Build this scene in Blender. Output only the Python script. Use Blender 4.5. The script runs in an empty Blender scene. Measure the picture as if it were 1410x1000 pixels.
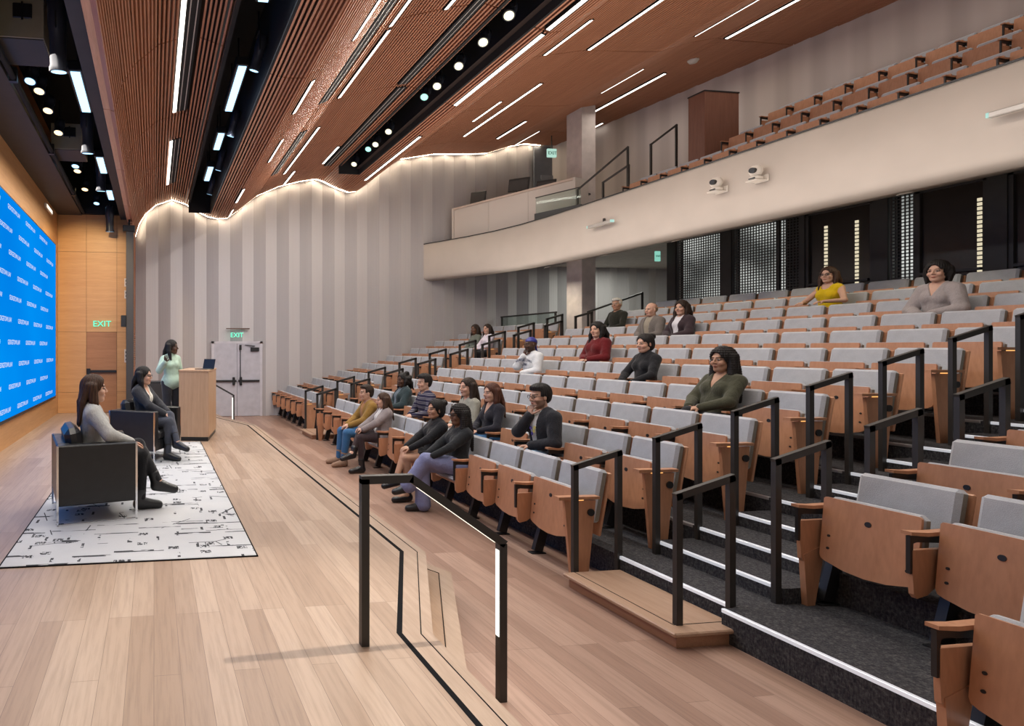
import bpy, math, random
import numpy as np
from mathutils import Vector, Matrix, Euler
from mathutils.bvhtree import BVHTree

SC = bpy.context.scene
COL = SC.collection
random.seed(7)
PI = math.pi

# ------------------------------------------------------------------ materials
MATS = {}
def lin(c):
    return tuple((v/12.92 if v <= .04045 else ((v+.055)/1.055)**2.4) for v in c)
def hexc(h):
    return lin(tuple(int(h[i:i+2], 16)/255 for i in (0, 2, 4)))
class NT:
    def __init__(s, name):
        s.m = bpy.data.materials.new(name); s.m.use_nodes = True
        s.t = s.m.node_tree; s.t.nodes.clear()
        s.out = s.n('ShaderNodeOutputMaterial')
    def n(s, typ, **kw):
        nd = s.t.nodes.new(typ)
        for k, v in kw.items(): setattr(nd, k, v)
        return nd
    def l(s, a, b): s.t.links.new(a, b)
    def bsdf(s, rough=.5, metal=0., spec=.5):
        b = s.n('ShaderNodeBsdfPrincipled')
        b.inputs['Roughness'].default_value = rough; b.inputs['Metallic'].default_value = metal
        b.inputs['Specular IOR Level'].default_value = spec
        s.l(b.outputs[0], s.out.inputs[0]); return b
    def pos(s, swap=None, scale=(1, 1, 1), obj=False):
        if obj: src = s.n('ShaderNodeTexCoord').outputs['Object']
        else: src = s.n('ShaderNodeNewGeometry').outputs['Position']
        sep = s.n('ShaderNodeSeparateXYZ'); s.l(src, sep.inputs[0])
        com = s.n('ShaderNodeCombineXYZ')
        for i, ax in enumerate(swap or 'XYZ'):
            m = s.n('ShaderNodeMath', operation='MULTIPLY'); m.inputs[1].default_value = scale[i]
            s.l(sep.outputs[ax], m.inputs[0]); s.l(m.outputs[0], com.inputs[i])
        return com.outputs[0]
    def noise(s, vec, scale=5, detail=4, rough=.5):
        nd = s.n('ShaderNodeTexNoise'); nd.inputs['Scale'].default_value = scale
        nd.inputs['Detail'].default_value = detail; nd.inputs['Roughness'].default_value = rough
        s.l(vec, nd.inputs['Vector']); return nd.outputs['Fac']
    def ramp(s, fac, stops):
        r = s.n('ShaderNodeValToRGB'); cr = r.color_ramp
        while len(cr.elements) < len(stops): cr.elements.new(.5)
        for e, (p, c) in zip(cr.elements, stops):
            e.position = p; e.color = (*c, 1)
        s.l(fac, r.inputs[0]); return r.outputs[0]
    def mix(s, fac, a, b, blend='MIX'):
        m = s.n('ShaderNodeMix', data_type='RGBA', blend_type=blend)
        for v, i in ((fac, 0), (a, 6), (b, 7)):
            if isinstance(v, (int, float)): m.inputs[i].default_value = v
            elif isinstance(v, tuple): m.inputs[i].default_value = (*v, 1)
            else: s.l(v, m.inputs[i])
        return m.outputs[2]
    def bump(s, h, b, strength=.3, dist=.01):
        bp = s.n('ShaderNodeBump'); bp.inputs['Strength'].default_value = strength
        bp.inputs['Distance'].default_value = dist
        s.l(h, bp.inputs['Height']); s.l(bp.outputs[0], b.inputs['Normal'])

def plain(name, col, rough=.5, metal=0., var=.08, scale=6, spec=.5, bump=0):
    if name in MATS: return MATS[name]
    t = NT(name); b = t.bsdf(rough, metal, spec)
    f = t.noise(t.pos(obj=True), scale, 3)
    dark = tuple(v*(1-var) for v in col); lite = tuple(min(1, v*(1+var)) for v in col)
    t.l(t.ramp(f, [(.3, dark), (.7, lite)]), b.inputs['Base Color'])
    if bump: t.bump(t.noise(t.pos(obj=True), scale*30, 2), b, bump, .004)
    MATS[name] = t.m; return t.m
def fabric(name, col, var=.14, scale=160, rough=.95, bump=.5):
    if name in MATS: return MATS[name]
    t = NT(name); b = t.bsdf(rough, 0, .15)
    p = t.pos(obj=True)
    f = t.noise(p, scale, 2); g = t.noise(p, 9, 3)
    c = t.ramp(f, [(.3, tuple(v*(1-var) for v in col)), (.7, tuple(min(1, v*(1+var)) for v in col))])
    c = t.mix(.25, c, t.ramp(g, [(.35, tuple(v*.75 for v in col)), (.65, tuple(min(1, v*1.15) for v in col))]))
    t.l(c, b.inputs['Base Color'])
    fo = t.noise(t.pos(obj=True, scale=(1, 1, .7)), 13, 4, .55)
    b1 = t.n('ShaderNodeBump'); b1.inputs['Strength'].default_value = .5 if 'seat' not in name else .04; b1.inputs['Distance'].default_value = .035; t.l(fo, b1.inputs['Height'])
    b2 = t.n('ShaderNodeBump'); b2.inputs['Strength'].default_value = bump; b2.inputs['Distance'].default_value = .003; t.l(f, b2.inputs['Height']); t.l(b1.outputs[0], b2.inputs['Normal']); t.l(b2.outputs[0], b.inputs['Normal'])
    if 'Sheen Weight' in b.inputs: b.inputs['Sheen Weight'].default_value = .15
    MATS[name] = t.m; return t.m
def emit(name, col, strength):
    if name in MATS: return MATS[name]
    t = NT(name); e = t.n('ShaderNodeEmission')
    e.inputs[0].default_value = (*col, 1); e.inputs[1].default_value = strength
    t.l(e.outputs[0], t.out.inputs[0]); MATS[name] = t.m; return t.m
def wood(name, c1, c2, axis='Z', rough=.42, obj=True, stretch=.06, scale=26, spec=.4):
    if name in MATS: return MATS[name]
    t = NT(name); b = t.bsdf(rough, 0, spec)
    sc = [1, 1, 1]; sc['XYZ'.index(axis)] = stretch
    p = t.pos(scale=sc, obj=obj)
    f = t.noise(p, scale, 5, .6); g = t.noise(p, scale*5, 3)
    c = t.ramp(f, [(.3, c1), (.7, c2)])
    c = t.mix(.18, c, t.ramp(g, [(.35, tuple(v*.6 for v in c1)), (.65, c2)]))
    t.l(c, b.inputs['Base Color']); MATS[name] = t.m; return t.m
def planks(name, c1, c2, c3, w=.128, L=1.7, rough=.4, along='Y'):
    t = NT(name); b = t.bsdf(rough, 0, .4)
    p = t.pos(swap='YXZ' if along == 'Y' else 'XYZ')
    br = t.n('ShaderNodeTexBrick'); t.l(p, br.inputs['Vector'])
    br.offset = .37; br.offset_frequency = 3; br.squash = 1
    br.inputs['Scale'].default_value = 1
    br.inputs['Brick Width'].default_value = L; br.inputs['Row Height'].default_value = w
    br.inputs['Mortar Size'].default_value = .0014; br.inputs['Mortar Smooth'].default_value = .2
    br.inputs['Bias'].default_value = 0
    br.inputs['Color1'].default_value = (0, 0, 0, 1); br.inputs['Color2'].default_value = (1, 1, 1, 1)
    br.inputs['Mortar'].default_value = (.5, .5, .5, 1)
    base = t.ramp(br.outputs['Color'], [(0, c1), (.5, c2), (1, c3)])
    q = t.pos(scale=(1, .05, 1) if along == 'Y' else (.05, 1, 1))
    g = t.noise(q, 40, 6, .65)
    c = t.mix(.5, base, t.ramp(g, [(.3, (.42, .38, .35)), (.55, (1, 1, 1)), (1, (1, 1, 1))]), 'MULTIPLY')
    big = t.noise(t.pos(), .6, 2)
    c = t.mix(.12, c, t.ramp(big, [(.3, c1), (.7, c3)]))
    c = t.mix(br.outputs['Fac'], c, tuple(v*.6 for v in c1))
    t.l(c, b.inputs['Base Color'])
    b.inputs['Coat Weight'].default_value = .12; b.inputs['Coat Roughness'].default_value = .3
    MATS[name] = t.m; return t.m

# ------------------------------------------------------------------ objects
def tag(o, label=None, cat=None, group=None, kind=None):
    if label: o['label'] = label
    if cat: o['category'] = cat
    if group: o['group'] = group
    if kind: o['kind'] = kind
    return o
def thing(name, label, cat, loc=(0, 0, 0), rz=0, group=None):
    o = bpy.data.objects.new(name, None); COL.objects.link(o)
    o.location = loc; o.rotation_euler = (0, 0, rz); o.empty_display_size = .1
    return tag(o, label, cat, group)
def copy_tree(o, parent=None):
    c = o.copy(); COL.objects.link(c); c.parent = parent
    for ch in KIDS.get(o.name, []):
        copy_into(ch, c)
    return c
def copy_into(o, parent):
    c = o.copy(); COL.objects.link(c); c.parent = parent
    KIDS.setdefault(parent.name, []).append(c)
    for ch in KIDS.get(o.name, []): copy_into(ch, c)
    return c
KIDS = {}

class MB:
    """collects shapes, links them as one mesh object"""
    def __init__(s): s.v = []; s.f = []; s.m = []; s.sm = []
    def add(s, vs, fs, mi=0, smooth=False):
        b = len(s.v); s.v.extend([tuple(v) for v in vs])
        for f in fs:
            s.f.append(tuple(b+i for i in f)); s.m.append(mi); s.sm.append(smooth)
        return s
    def box(s, lo, hi, mi=0, bev=0, M=None):
        x0, y0, z0 = lo; x1, y1, z1 = hi
        if x0 > x1: x0, x1 = x1, x0
        if y0 > y1: y0, y1 = y1, y0
        if z0 > z1: z0, z1 = z1, z0
        if bev <= 0:
            vs = [(x0, y0, z0), (x1, y0, z0), (x1, y1, z0), (x0, y1, z0), (x0, y0, z1), (x1, y0, z1), (x1, y1, z1), (x0, y1, z1)]
            fs = [(3, 2, 1, 0), (4, 5, 6, 7), (0, 1, 5, 4), (1, 2, 6, 5), (2, 3, 7, 6), (3, 0, 4, 7)]
        else:
            bev = min(bev, (x1-x0)*.49, (y1-y0)*.49, (z1-z0)*.49)
            vs = []; idx = {}
            X = (x0, x1); Y = (y0, y1); Z = (z0, z1)
            for i in (0, 1):
                for j in (0, 1):
                    for k in (0, 1):
                        sx, sy, sz = (bev if i == 0 else -bev), (bev if j == 0 else -bev), (bev if k == 0 else -bev)
                        for ax in range(3):
                            p = [X[i]+sx, Y[j]+sy, Z[k]+sz]
                            p[ax] = (X[i], Y[j], Z[k])[ax]
                            idx[(i, j, k, ax)] = len(vs); vs.append(tuple(p))
            fs = []
            g = lambda i, j, k, a: idx[(i, j, k, a)]
            for i, o in ((0, 1), (1, -1)):
                q = [g(i, 0, 0, 0), g(i, 0, 1, 0), g(i, 1, 1, 0), g(i, 1, 0, 0)]; fs.append(tuple(q[::o]))
                q = [g(0, i, 0, 1), g(1, i, 0, 1), g(1, i, 1, 1), g(0, i, 1, 1)]; fs.append(tuple(q[::o]))
                q = [g(0, 0, i, 2), g(0, 1, i, 2), g(1, 1, i, 2), g(1, 0, i, 2)]; fs.append(tuple(q[::o]))
            for i in (0, 1):
                for j in (0, 1):
                    fs.append((g(i, j, 0, 0), g(i, j, 1, 0), g(i, j, 1, 1), g(i, j, 0, 1)) if (i+j) % 2 else (g(i, j, 0, 1), g(i, j, 1, 1), g(i, j, 1, 0), g(i, j, 0, 0)))
                    fs.append((g(i, 0, j, 0), g(i, 1, j, 0), g(i, 1, j, 2), g(i, 0, j, 2)) if (i+j) % 2 == 0 else (g(i, 0, j, 2), g(i, 1, j, 2), g(i, 1, j, 0), g(i, 0, j, 0)))
                    fs.append((g(0, i, j, 1), g(1, i, j, 1), g(1, i, j, 2), g(0, i, j, 2)) if (i+j) % 2 else (g(0, i, j, 2), g(1, i, j, 2), g(1, i, j, 1), g(0, i, j, 1)))
            for i in (0, 1):
                for j in (0, 1):
                    for k in (0, 1):
                        t = (g(i, j, k, 0), g(i, j, k, 1), g(i, j, k, 2))
                        fs.append(t if (i+j+k) % 2 else t[::-1])
        if M is not None: vs = [tuple(M @ Vector(v)) for v in vs]
        return s.add(vs, fs, mi)
    def prism(s, poly, lo, hi, axis='Y', mi=0, M=None):
        """2-D polygon extruded along an axis; poly coords are the other two axes in order"""
        n = len(poly); vs = []
        for h in (lo, hi):
            for a, b in poly:
                vs.append({'X': (h, a, b), 'Y': (a, h, b), 'Z': (a, b, h)}[axis])
        fs = [tuple(range(n))[::-1], tuple(range(n, 2*n))]
        for i in range(n):
            j = (i+1) % n; fs.append((i, j, n+j, n+i))
        ar = sum(poly[i][0]*poly[(i+1) % n][1]-poly[(i+1) % n][0]*poly[i][1] for i in range(n))
        flip = (ar < 0) != (axis == 'Y')
        if flip: fs = [f[::-1] for f in fs]
        if M is not None: vs = [tuple(M @ Vector(v)) for v in vs]
        return s.add(vs, fs, mi)
    def tube(s, a, b, r, r2=None, n=12, mi=0, caps=True, smooth=True):
        a = Vector(a); b = Vector(b); d = (b-a).normalized(); r2 = r if r2 is None else r2
        u = d.orthogonal().normalized(); w = d.cross(u)
        vs = []
        for c, rr in ((a, r), (b, r2)):
            for i in range(n):
                t = 2*PI*i/n; vs.append(c+u*(rr*math.cos(t))+w*(rr*math.sin(t)))
        s.add(vs, [(i, (i+1) % n, n+(i+1) % n, n+i) for i in range(n)], mi, smooth)
        if caps: s.add(vs, [tuple(range(n))[::-1], tuple(range(n, 2*n))], mi)
        return s
    def bar(s, a, b, w, h, mi=0, up=(0, 0, 1)):
        """rectangular bar from a to b, w sideways, h along 'up'"""
        a = Vector(a); b = Vector(b); d = (b-a); L = d.length; d.normalize()
        up = Vector(up)
        if abs(d.dot(up)) > .95: up = Vector((1, 0, 0))
        sx = d.cross(up).normalized(); uz = sx.cross(d)
        M = Matrix((sx, d, uz)).transposed().to_4x4(); M.translation = a
        return s.box((-w/2, 0, -h/2), (w/2, L, h/2), mi, 0, M)
    def lathe(s, prof, n=20, mi=0, c=(0, 0, 0), M=None):
        vs = []
        for r, z in prof:
            for i in range(n):
                t = 2*PI*i/n; vs.append((c[0]+r*math.cos(t), c[1]+r*math.sin(t), c[2]+z))
        fs = []
        for k in range(len(prof)-1):
            for i in range(n):
                j = (i+1) % n; fs.append((k*n+i, k*n+j, (k+1)*n+j, (k+1)*n+i))
        if M is not None: vs = [tuple(M @ Vector(v)) for v in vs]
        s.add(vs, fs, mi, True)
        m = len(prof)-1
        s.add(vs, [tuple(range(n))[::-1], tuple(range(m*n, m*n+n))], mi); return s
    def mesh(s, name, mats):
        me = bpy.data.meshes.new(name); me.from_pydata(s.v, [], s.f)
        for m in (mats if isinstance(mats, (list, tuple)) else [mats]): me.materials.append(m)
        me.polygons.foreach_set('material_index', s.m); me.polygons.foreach_set('use_smooth', s.sm)
        me.update(); return me
    def build(s, name, mats, parent=None, loc=(0, 0, 0)):
        o = bpy.data.objects.new(name, s.mesh(name, mats)); COL.objects.link(o); o.location = loc
        if parent is not None:
            o.parent = parent; KIDS.setdefault(parent.name, []).append(o)
        return o
def struct(o): o['kind'] = 'structure'; return o

def text_mesh(body, size, mat, name, extrude=.002, align='CENTER', font_scale=(1, 1)):
    cu = bpy.data.curves.new(name, 'FONT'); cu.body = body; cu.size = size
    cu.extrude = extrude; cu.align_x = align; cu.align_y = 'CENTER'; cu.resolution_u = 3
    o = bpy.data.objects.new(name, cu); COL.objects.link(o)
    dg = bpy.context.evaluated_depsgraph_get(); dg.update()
    me = bpy.data.meshes.new_from_object(o.evaluated_get(dg))
    bpy.data.objects.remove(o); bpy.data.curves.remove(cu)
    me.materials.clear(); me.materials.append(mat); me.name = name
    return me
def add_mesh(name, me, parent=None, loc=(0, 0, 0), rot=(0, 0, 0), scale=(1, 1, 1)):
    o = bpy.data.objects.new(name, me); COL.objects.link(o)
    o.location = loc; o.rotation_euler = rot; o.scale = scale
    if parent is not None: o.parent = parent; KIDS.setdefault(parent.name, []).append(o)
    return o
# ------------------------------------------------------------------ people: smooth-union fields turned into one skin each
class Fld:
    def __init__(s, lo, hi, h):
        s.lo = np.array(lo, float); s.h = h
        s.n = np.maximum(((np.array(hi)-s.lo)/h).astype(int)+1, 4)
        s.ax = [(s.lo[i]+h*np.arange(s.n[i])).astype(np.float32) for i in range(3)]
        s.d = np.full(tuple(s.n), .5, np.float32)
    def blk(s, lo, hi):
        a = np.clip(((np.array(lo)-s.lo)/s.h).astype(int), 0, s.n); b = np.clip(((np.array(hi)-s.lo)/s.h).astype(int)+2, 0, s.n)
        sl = tuple(slice(int(a[i]), int(b[i])) for i in range(3))
        return sl, s.ax[0][sl[0]][:, None, None], s.ax[1][sl[1]][None, :, None], s.ax[2][sl[2]][None, None, :]
    def put(s, pr, k=.02, op='add'):
        fn, lo, hi = pr; m = k+3*s.h
        sl, x, y, z = s.blk(np.array(lo)-m, np.array(hi)+m)
        cur = s.d[sl]
        if cur.size == 0: return
        d = fn(x, y, z)
        if op == 'sub':
            e = np.clip(.5-.5*(cur+d)/k, 0, 1); s.d[sl] = cur*(1-e)-d*e+k*e*(1-e)
        elif op == 'and':
            s.d[:] = np.maximum(s.d, .02) if False else s.d
            s.d[sl] = np.maximum(cur, d)
        else:
            e = np.clip(.5+.5*(cur-d)/k, 0, 1); s.d[sl] = cur*(1-e)+d*e-k*e*(1-e)
    def clip(s, fn):
        s.d = np.maximum(s.d, fn(s.ax[0][:, None, None], s.ax[1][None, :, None], s.ax[2][None, None, :]).astype(np.float32))
    def nets(s):
        d = s.d; d[0] = d[-1] = .5; d[:, 0] = d[:, -1] = .5; d[:, :, 0] = d[:, :, -1] = .5
        neg = d < 0
        nx, ny, nz = d.shape
        cnt = np.zeros((nx-1, ny-1, nz-1), np.int8)
        for i in (0, 1):
            for j in (0, 1):
                for k in (0, 1): cnt += neg[i:nx-1+i, j:ny-1+j, k:nz-1+k]
        act = (cnt > 0) & (cnt < 8)
        ci = np.argwhere(act)
        if len(ci) == 0: return np.zeros((0, 3)), np.zeros((0, 4), int)
        idx = np.full(act.shape, -1, np.int64); idx[act] = np.arange(len(ci))
        acc = np.zeros((len(ci), 3)); num = np.zeros(len(ci))
        cor = [(i, j, k) for i in (0, 1) for j in (0, 1) for k in (0, 1)]
        val = {c: d[ci[:, 0]+c[0], ci[:, 1]+c[1], ci[:, 2]+c[2]] for c in cor}
        for a in cor:
            for ax in range(3):
                if a[ax] == 0:
                    b = list(a); b[ax] = 1; b = tuple(b)
                    va, vb = val[a], val[b]; m = (va < 0) != (vb < 0)
                    t = np.where(m, va/np.where(m, va-vb, 1), 0)
                    p = np.tile(np.array(a, float), (len(ci), 1)); p[:, ax] += t
                    acc += np.where(m[:, None], p, 0); num += m
        V = (ci+acc/num[:, None])*s.h+s.lo
        Q = []
        for ax in range(3):
            sl0 = [slice(None)]*3; sl1 = [slice(None)]*3
            sl0[ax] = slice(0, -1); sl1[ax] = slice(1, None)
            ch = neg[tuple(sl0)] != neg[tuple(sl1)]
            e = np.argwhere(ch); u, w = (ax+1) % 3, (ax+2) % 3
            e = e[(e[:, u] > 0) & (e[:, w] > 0)]
            def cell(du, dw):
                c = e.copy(); c[:, u] -= du; c[:, w] -= dw; return idx[c[:, 0], c[:, 1], c[:, 2]]
            q = np.stack([cell(1, 1), cell(0, 1), cell(0, 0), cell(1, 0)], 1)
            ins = neg[e[:, 0], e[:, 1], e[:, 2]]
            q[~ins] = q[~ins][:, ::-1]
            Q.append(q)
        return V, np.concatenate(Q)

def P_rc(a, b, r1, r2=None):
    a = np.array(a, float); b = np.array(b, float); r2 = r1 if r2 is None else r2
    ba = b-a; L = max(float(ba@ba), 1e-9)
    def fn(x, y, z):
        h = np.clip(((x-a[0])*ba[0]+(y-a[1])*ba[1]+(z-a[2])*ba[2])/L, 0, 1)
        return np.sqrt((x-a[0]-h*ba[0])**2+(y-a[1]-h*ba[1])**2+(z-a[2]-h*ba[2])**2)-(r1+(r2-r1)*h)
    rm = max(r1, r2)
    return fn, np.minimum(a, b)-rm, np.maximum(a, b)+rm
def P_el(c, r, R=None):
    c = np.array(c, float); r = np.array(r, float); R = np.eye(3) if R is None else np.array(R)
    def fn(x, y, z):
        px, py, pz = x-c[0], y-c[1], z-c[2]
        q = [(R[0, i]*px+R[1, i]*py+R[2, i]*pz) for i in range(3)]
        k0 = np.sqrt((q[0]/r[0])**2+(q[1]/r[1])**2+(q[2]/r[2])**2)
        k1 = np.sqrt((q[0]/r[0]**2)**2+(q[1]/r[1]**2)**2+(q[2]/r[2]**2)**2)
        return k0*(k0-1)/np.maximum(k1, 1e-6)
    ext = np.sqrt(((R*r)**2).sum(1))
    return fn, c-ext, c+ext

def rotm(yaw=0, pitch=0, roll=0):
    return np.array((Matrix.Rotation(yaw, 3, 'Z') @ Matrix.Rotation(pitch, 3, 'Y') @ Matrix.Rotation(roll, 3, 'X')))
def np_mesh(name, V, Q, mats, parent, smooth=True, cols=None):
    me = bpy.data.meshes.new(name)
    me.vertices.add(len(V)); me.vertices.foreach_set('co', V.astype(np.float32).ravel())
    me.loops.add(len(Q)*4); me.loops.foreach_set('vertex_index', Q.astype(np.int32).ravel())
    me.polygons.add(len(Q)); me.polygons.foreach_set('loop_start', (np.arange(len(Q))*4).astype(np.int32))
    me.polygons.foreach_set('use_smooth', np.ones(len(Q), bool))
    me.update(calc_edges=True); me.validate()
    for m in (mats if isinstance(mats, list) else [mats]): me.materials.append(m)
    if cols is not None:
        at = me.color_attributes.new('tint', 'FLOAT_COLOR', 'POINT')
        c4 = np.ones((len(V), 4), np.float32); c4[:, :3] = cols
        at.data.foreach_set('color', c4.ravel())
    o = bpy.data.objects.new(name, me); COL.objects.link(o)
    o.parent = parent; KIDS.setdefault(parent.name, []).append(o)
    return o
def mesh_prims(name, prims, h, mat, parent, clips=(), relax=1):
    lo = np.min([p[0][1] for p in prims if p[2] == 'add'], 0)-4*h-.01; hi = np.max([p[0][2] for p in prims if p[2] == 'add'], 0)+4*h+.01
    F = Fld(lo, hi, h)
    for pr, k, op in prims:
        if op == 'clip': F.clip(pr)
        else: F.put(pr, k, op)
    for c in clips: F.clip(c)
    V, Q = F.nets()
    return V, Q
def skin_mat():
    if 'skin' in MATS: return MATS['skin']
    t = NT('skin'); b = t.bsdf(.5, 0, .35)
    a = t.n('ShaderNodeVertexColor', layer_name='tint')
    f = t.noise(t.pos(obj=True), 30, 3)
    c = t.mix(.12, a.outputs[0], t.ramp(f, [(.3, (.5, .3, .22)), (.7, (1, .85, .75))]), 'MULTIPLY')
    t.l(c, b.inputs['Base Color'])
    b.inputs['Subsurface Weight'].default_value = .06
    b.inputs['Subsurface Radius'].default_value = (.01, .004, .002)
    MATS['skin'] = t.m; return t.m
def hair_mat(name, col):
    key = 'hair '+name
    if key in MATS: return MATS[key]
    t = NT(key); b = t.bsdf(.58, 0, .28)
    w = t.noise(t.pos(scale=(1, 1, .08), obj=True), 130, 3)
    t.l(t.ramp(w, [(.3, tuple(v*.45 for v in col)), (.7, tuple(min(1, v*1.4) for v in col))]), b.inputs['Base Color'])
    t.bump(w, b, .5, .004); MATS[key] = t.m; return t.m

def ik(S, W, l1, l2, pole):
    S = np.array(S, float); W = np.array(W, float); d = W-S; D = np.linalg.norm(d)
    D2 = min(max(D, abs(l1-l2)+.01), l1+l2-.004); u = d/D; W = S+u*D2
    a = (l1*l1-l2*l2+D2*D2)/(2*D2); hh = math.sqrt(max(l1*l1-a*a, 0))
    p = np.array(pole, float); p = p-u*(p@u); p /= max(np.linalg.norm(p), 1e-6)
    return S+u*a+p*hh, W

def hand_prims(w, d, n, side, curl=.5, sc=1.):
    """palm, four fingers of unequal length with knuckle bends, thumb leaving the side of the palm"""
    d = np.array(d, float); d /= np.linalg.norm(d); n = np.array(n, float); n = n-d*(n@d); n /= np.linalg.norm(n)
    lat = np.cross(d, n)*side               # towards the thumb side
    w = np.array(w, float); out = []
    pe = w+d*.085*sc
    for t in (-.024, 0, .024):
        out.append((P_rc(w+lat*t*.7*sc, pe+lat*t*sc, .0145*sc, .0125*sc), .012, 'add'))
    for i, (t, L) in enumerate(((.033, .070), (.011, .080), (-.011, .074), (-.032, .058))):
        p = pe+lat*t*sc; dd = d+lat*t*2.2; dd /= np.linalg.norm(dd); ang = .15+curl*.5
        r = .0088*sc
        for seg, q in enumerate((.45, .32, .23)):
            v = dd*math.cos(ang)+n*math.sin(ang)
            e = p+v*L*q*sc; out.append((P_rc(p, e, r, r*.9), .004, 'add')); p = e; r *= .9; ang += curl*.75
    p = w+d*.025*sc+lat*.022*sc
    for q, (a, b_) in ((.042, (.75, .35)), (.033, (.5+.2*curl, .3+.3*curl)), (.026, (.35, .5*curl+.2))):
        v = d*(1-a*.35)+lat*a+n*b_; v /= np.linalg.norm(v); e = p+v*q*sc
        out.append((P_rc(p, e, .0115*sc, .0095*sc), .006, 'add')); p = e
    return out

def person(label, loc, rz, s=1., female=True, skin=(.5, .3, .2), hair=('long', 'black', (.012, .009, .008)),
           pose=None, wear=(), h=.006, seat=.43, girth=1., beard=None, glasses=False, lip=None, group=None, standing=False):
    po = dict(reach=.43, lean=-.16, yaw=0., pitch=.0, roll=0., arms='lap', legs='flat', twist=0.)
    po.update(pose or {})
    root = thing('person', label, 'person', loc, rz, group)
    V3 = lambda *a: np.array(a, float)
    hipz = (.92 if standing else seat+.085*girth)
    Pv = V3(0, 0, hipz)
    L = po['lean']; up = V3(math.sin(L), 0, math.cos(L)); fw = V3(math.cos(L), 0, -math.sin(L))
    lat = V3(0, 1, 0)
    if po['twist']:
        c, sn = math.cos(po['twist']), math.sin(po['twist'])
        fw, lat = fw*c+lat*sn, lat*c-fw*sn
    T = np.stack([fw, lat, up], 1)
    tp = lambda x, y, z: Pv+T@V3(x, y, z)
    g = girth
    sw = (.150 if female else .175)*(1+.5*(g-1))
    TL = .50*s
    neck = tp(0, 0, TL); chest = tp(0, 0, TL*.70); waist = tp(0, 0, TL*.36)
    hl = np.array([.035, 0, .165])*s
    Hr = rotm(po['yaw'], po['pitch'], po['roll'])
    Hc = neck+V3(.012, 0, .07*s)+Hr@(V3(.018, 0, .095)*s)
    hs = s*1.07
    hp = lambda x, y, z: Hc+Hr@(V3(x, y, z)*hs)
    hr = lambda *r: np.array(r)*hs
    shl = {sd: tp(-.01, sd*sw*s, TL-.062*s) for sd in (1, -1)}
    hip = {sd: Pv+V3(.0, sd*.088*g, 0) for sd in (1, -1)}
    l1, l2 = .275*s, .245*s
    # arms
    A = {}
    for sd in (1, -1):
        mode = po['arms'] if isinstance(po['arms'], str) else po['arms'][0 if sd == 1 else 1]
        curl = .55; palm = (0, 0, -1); pole = (-.45, sd*.9, -.25); hd = None
        if mode == 'lap': tgt = V3(po['reach']-.14, sd*.065, hipz+.12*g); pole = (-.5, sd*.9, -.3); hd = (.8, -sd*.6, -.12)
        elif mode == 'clasp': tgt = V3(po['reach']-.095, sd*.065, hipz+.125*g); pole = (-.5, sd*.9, -.3); hd = (.85, -sd*.55, -.12); palm = (0, -sd*.5, -1); curl = .8
        elif mode == 'thigh': tgt = V3(.27, sd*.10, hipz+.105*g); hd = (1, -sd*.25, -.12); curl = .35
        elif mode == 'rest': tgt = V3(.20, sd*.27, hipz+.165); pole = (-.6, sd*.5, -.6); hd = (1, -sd*.15, -.25); curl = .5
        elif mode == 'chin': tgt = hp(.085, sd*.025, -.20)+V3(.02, 0, -.0); pole = (.25, sd*.7, -1); hd = (-.05, -sd*.25, 1); palm = (-1, 0, .1); curl = 1.0
        elif mode == 'raise': tgt = tp(.27, sd*.30, TL-.10); pole = (-.2, sd*.5, -1); hd = (.55, sd*.35, .75); palm = (.4, -sd*.1, .9); curl = .25
        elif mode == 'side': tgt = V3(.06, sd*.25, hipz-.08); pole = (-1, sd*.3, 0); hd = (.15, 0, -1); palm = (0, -sd, 0); curl = .4
        elif mode == 'desk': tgt = V3(.30, sd*.14, hipz+.20); pole = (-.5, sd*.8, -.4); hd = (1, -sd*.4, -.1); curl = .4
        elif mode == 'knee': tgt = V3(.37, sd*-.01, hipz+.13*g+.02); hd = (.8, -sd*.6, -.3); curl = .6
        else: tgt = V3(*mode); hd = (1, -sd*.3, -.15)
        E_, W = ik(shl[sd], tgt, l1, l2, pole)
        if hd is None: hd = W-E_
        A[sd] = (E_, W, np.array(hd, float), palm, curl)
    # legs
    G = {}
    tl, sl = .43*s, .41*s
    for sd in (1, -1):
        if standing:
            K = hip[sd]+V3(.02, sd*.01, -.42*s); An = V3(-.01, sd*.10, .085); tip = An+V3(.17, sd*.03, -.045)
        else:
            lg = po['legs']
            crossed = (lg == 'crossR' and sd == -1) or (lg == 'crossL' and sd == 1)
            if crossed:
                K = hip[sd]+V3((po['reach']-.025)*s, -sd*.085, .085); An = K+V3(.17, -sd*.11, -.355*s); tip = An+V3(.16, -sd*.02, -.075)
            elif lg.startswith('cross'):
                K = hip[sd]+V3((po['reach']-.005)*s, -sd*.02, .01); An = V3(K[0]-.01, K[1], .085); tip = An+V3(.175, sd*.02, -.05)
            elif lg == 'under':
                K = hip[sd]+V3(.425*s, sd*.03, .0); An = V3(K[0]-.12, sd*.09, .085); tip = An+V3(.17, sd*.03, -.05)
            else:
                K = hip[sd]+V3(po['reach']*s, sd*.05, .01); An = V3(K[0]+(.05 if po['reach'] > .4 else -.08), sd*(.12), .085); tip = An+V3(.175, sd*.035, -.05)
        G[sd] = (K, An, tip)
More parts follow.
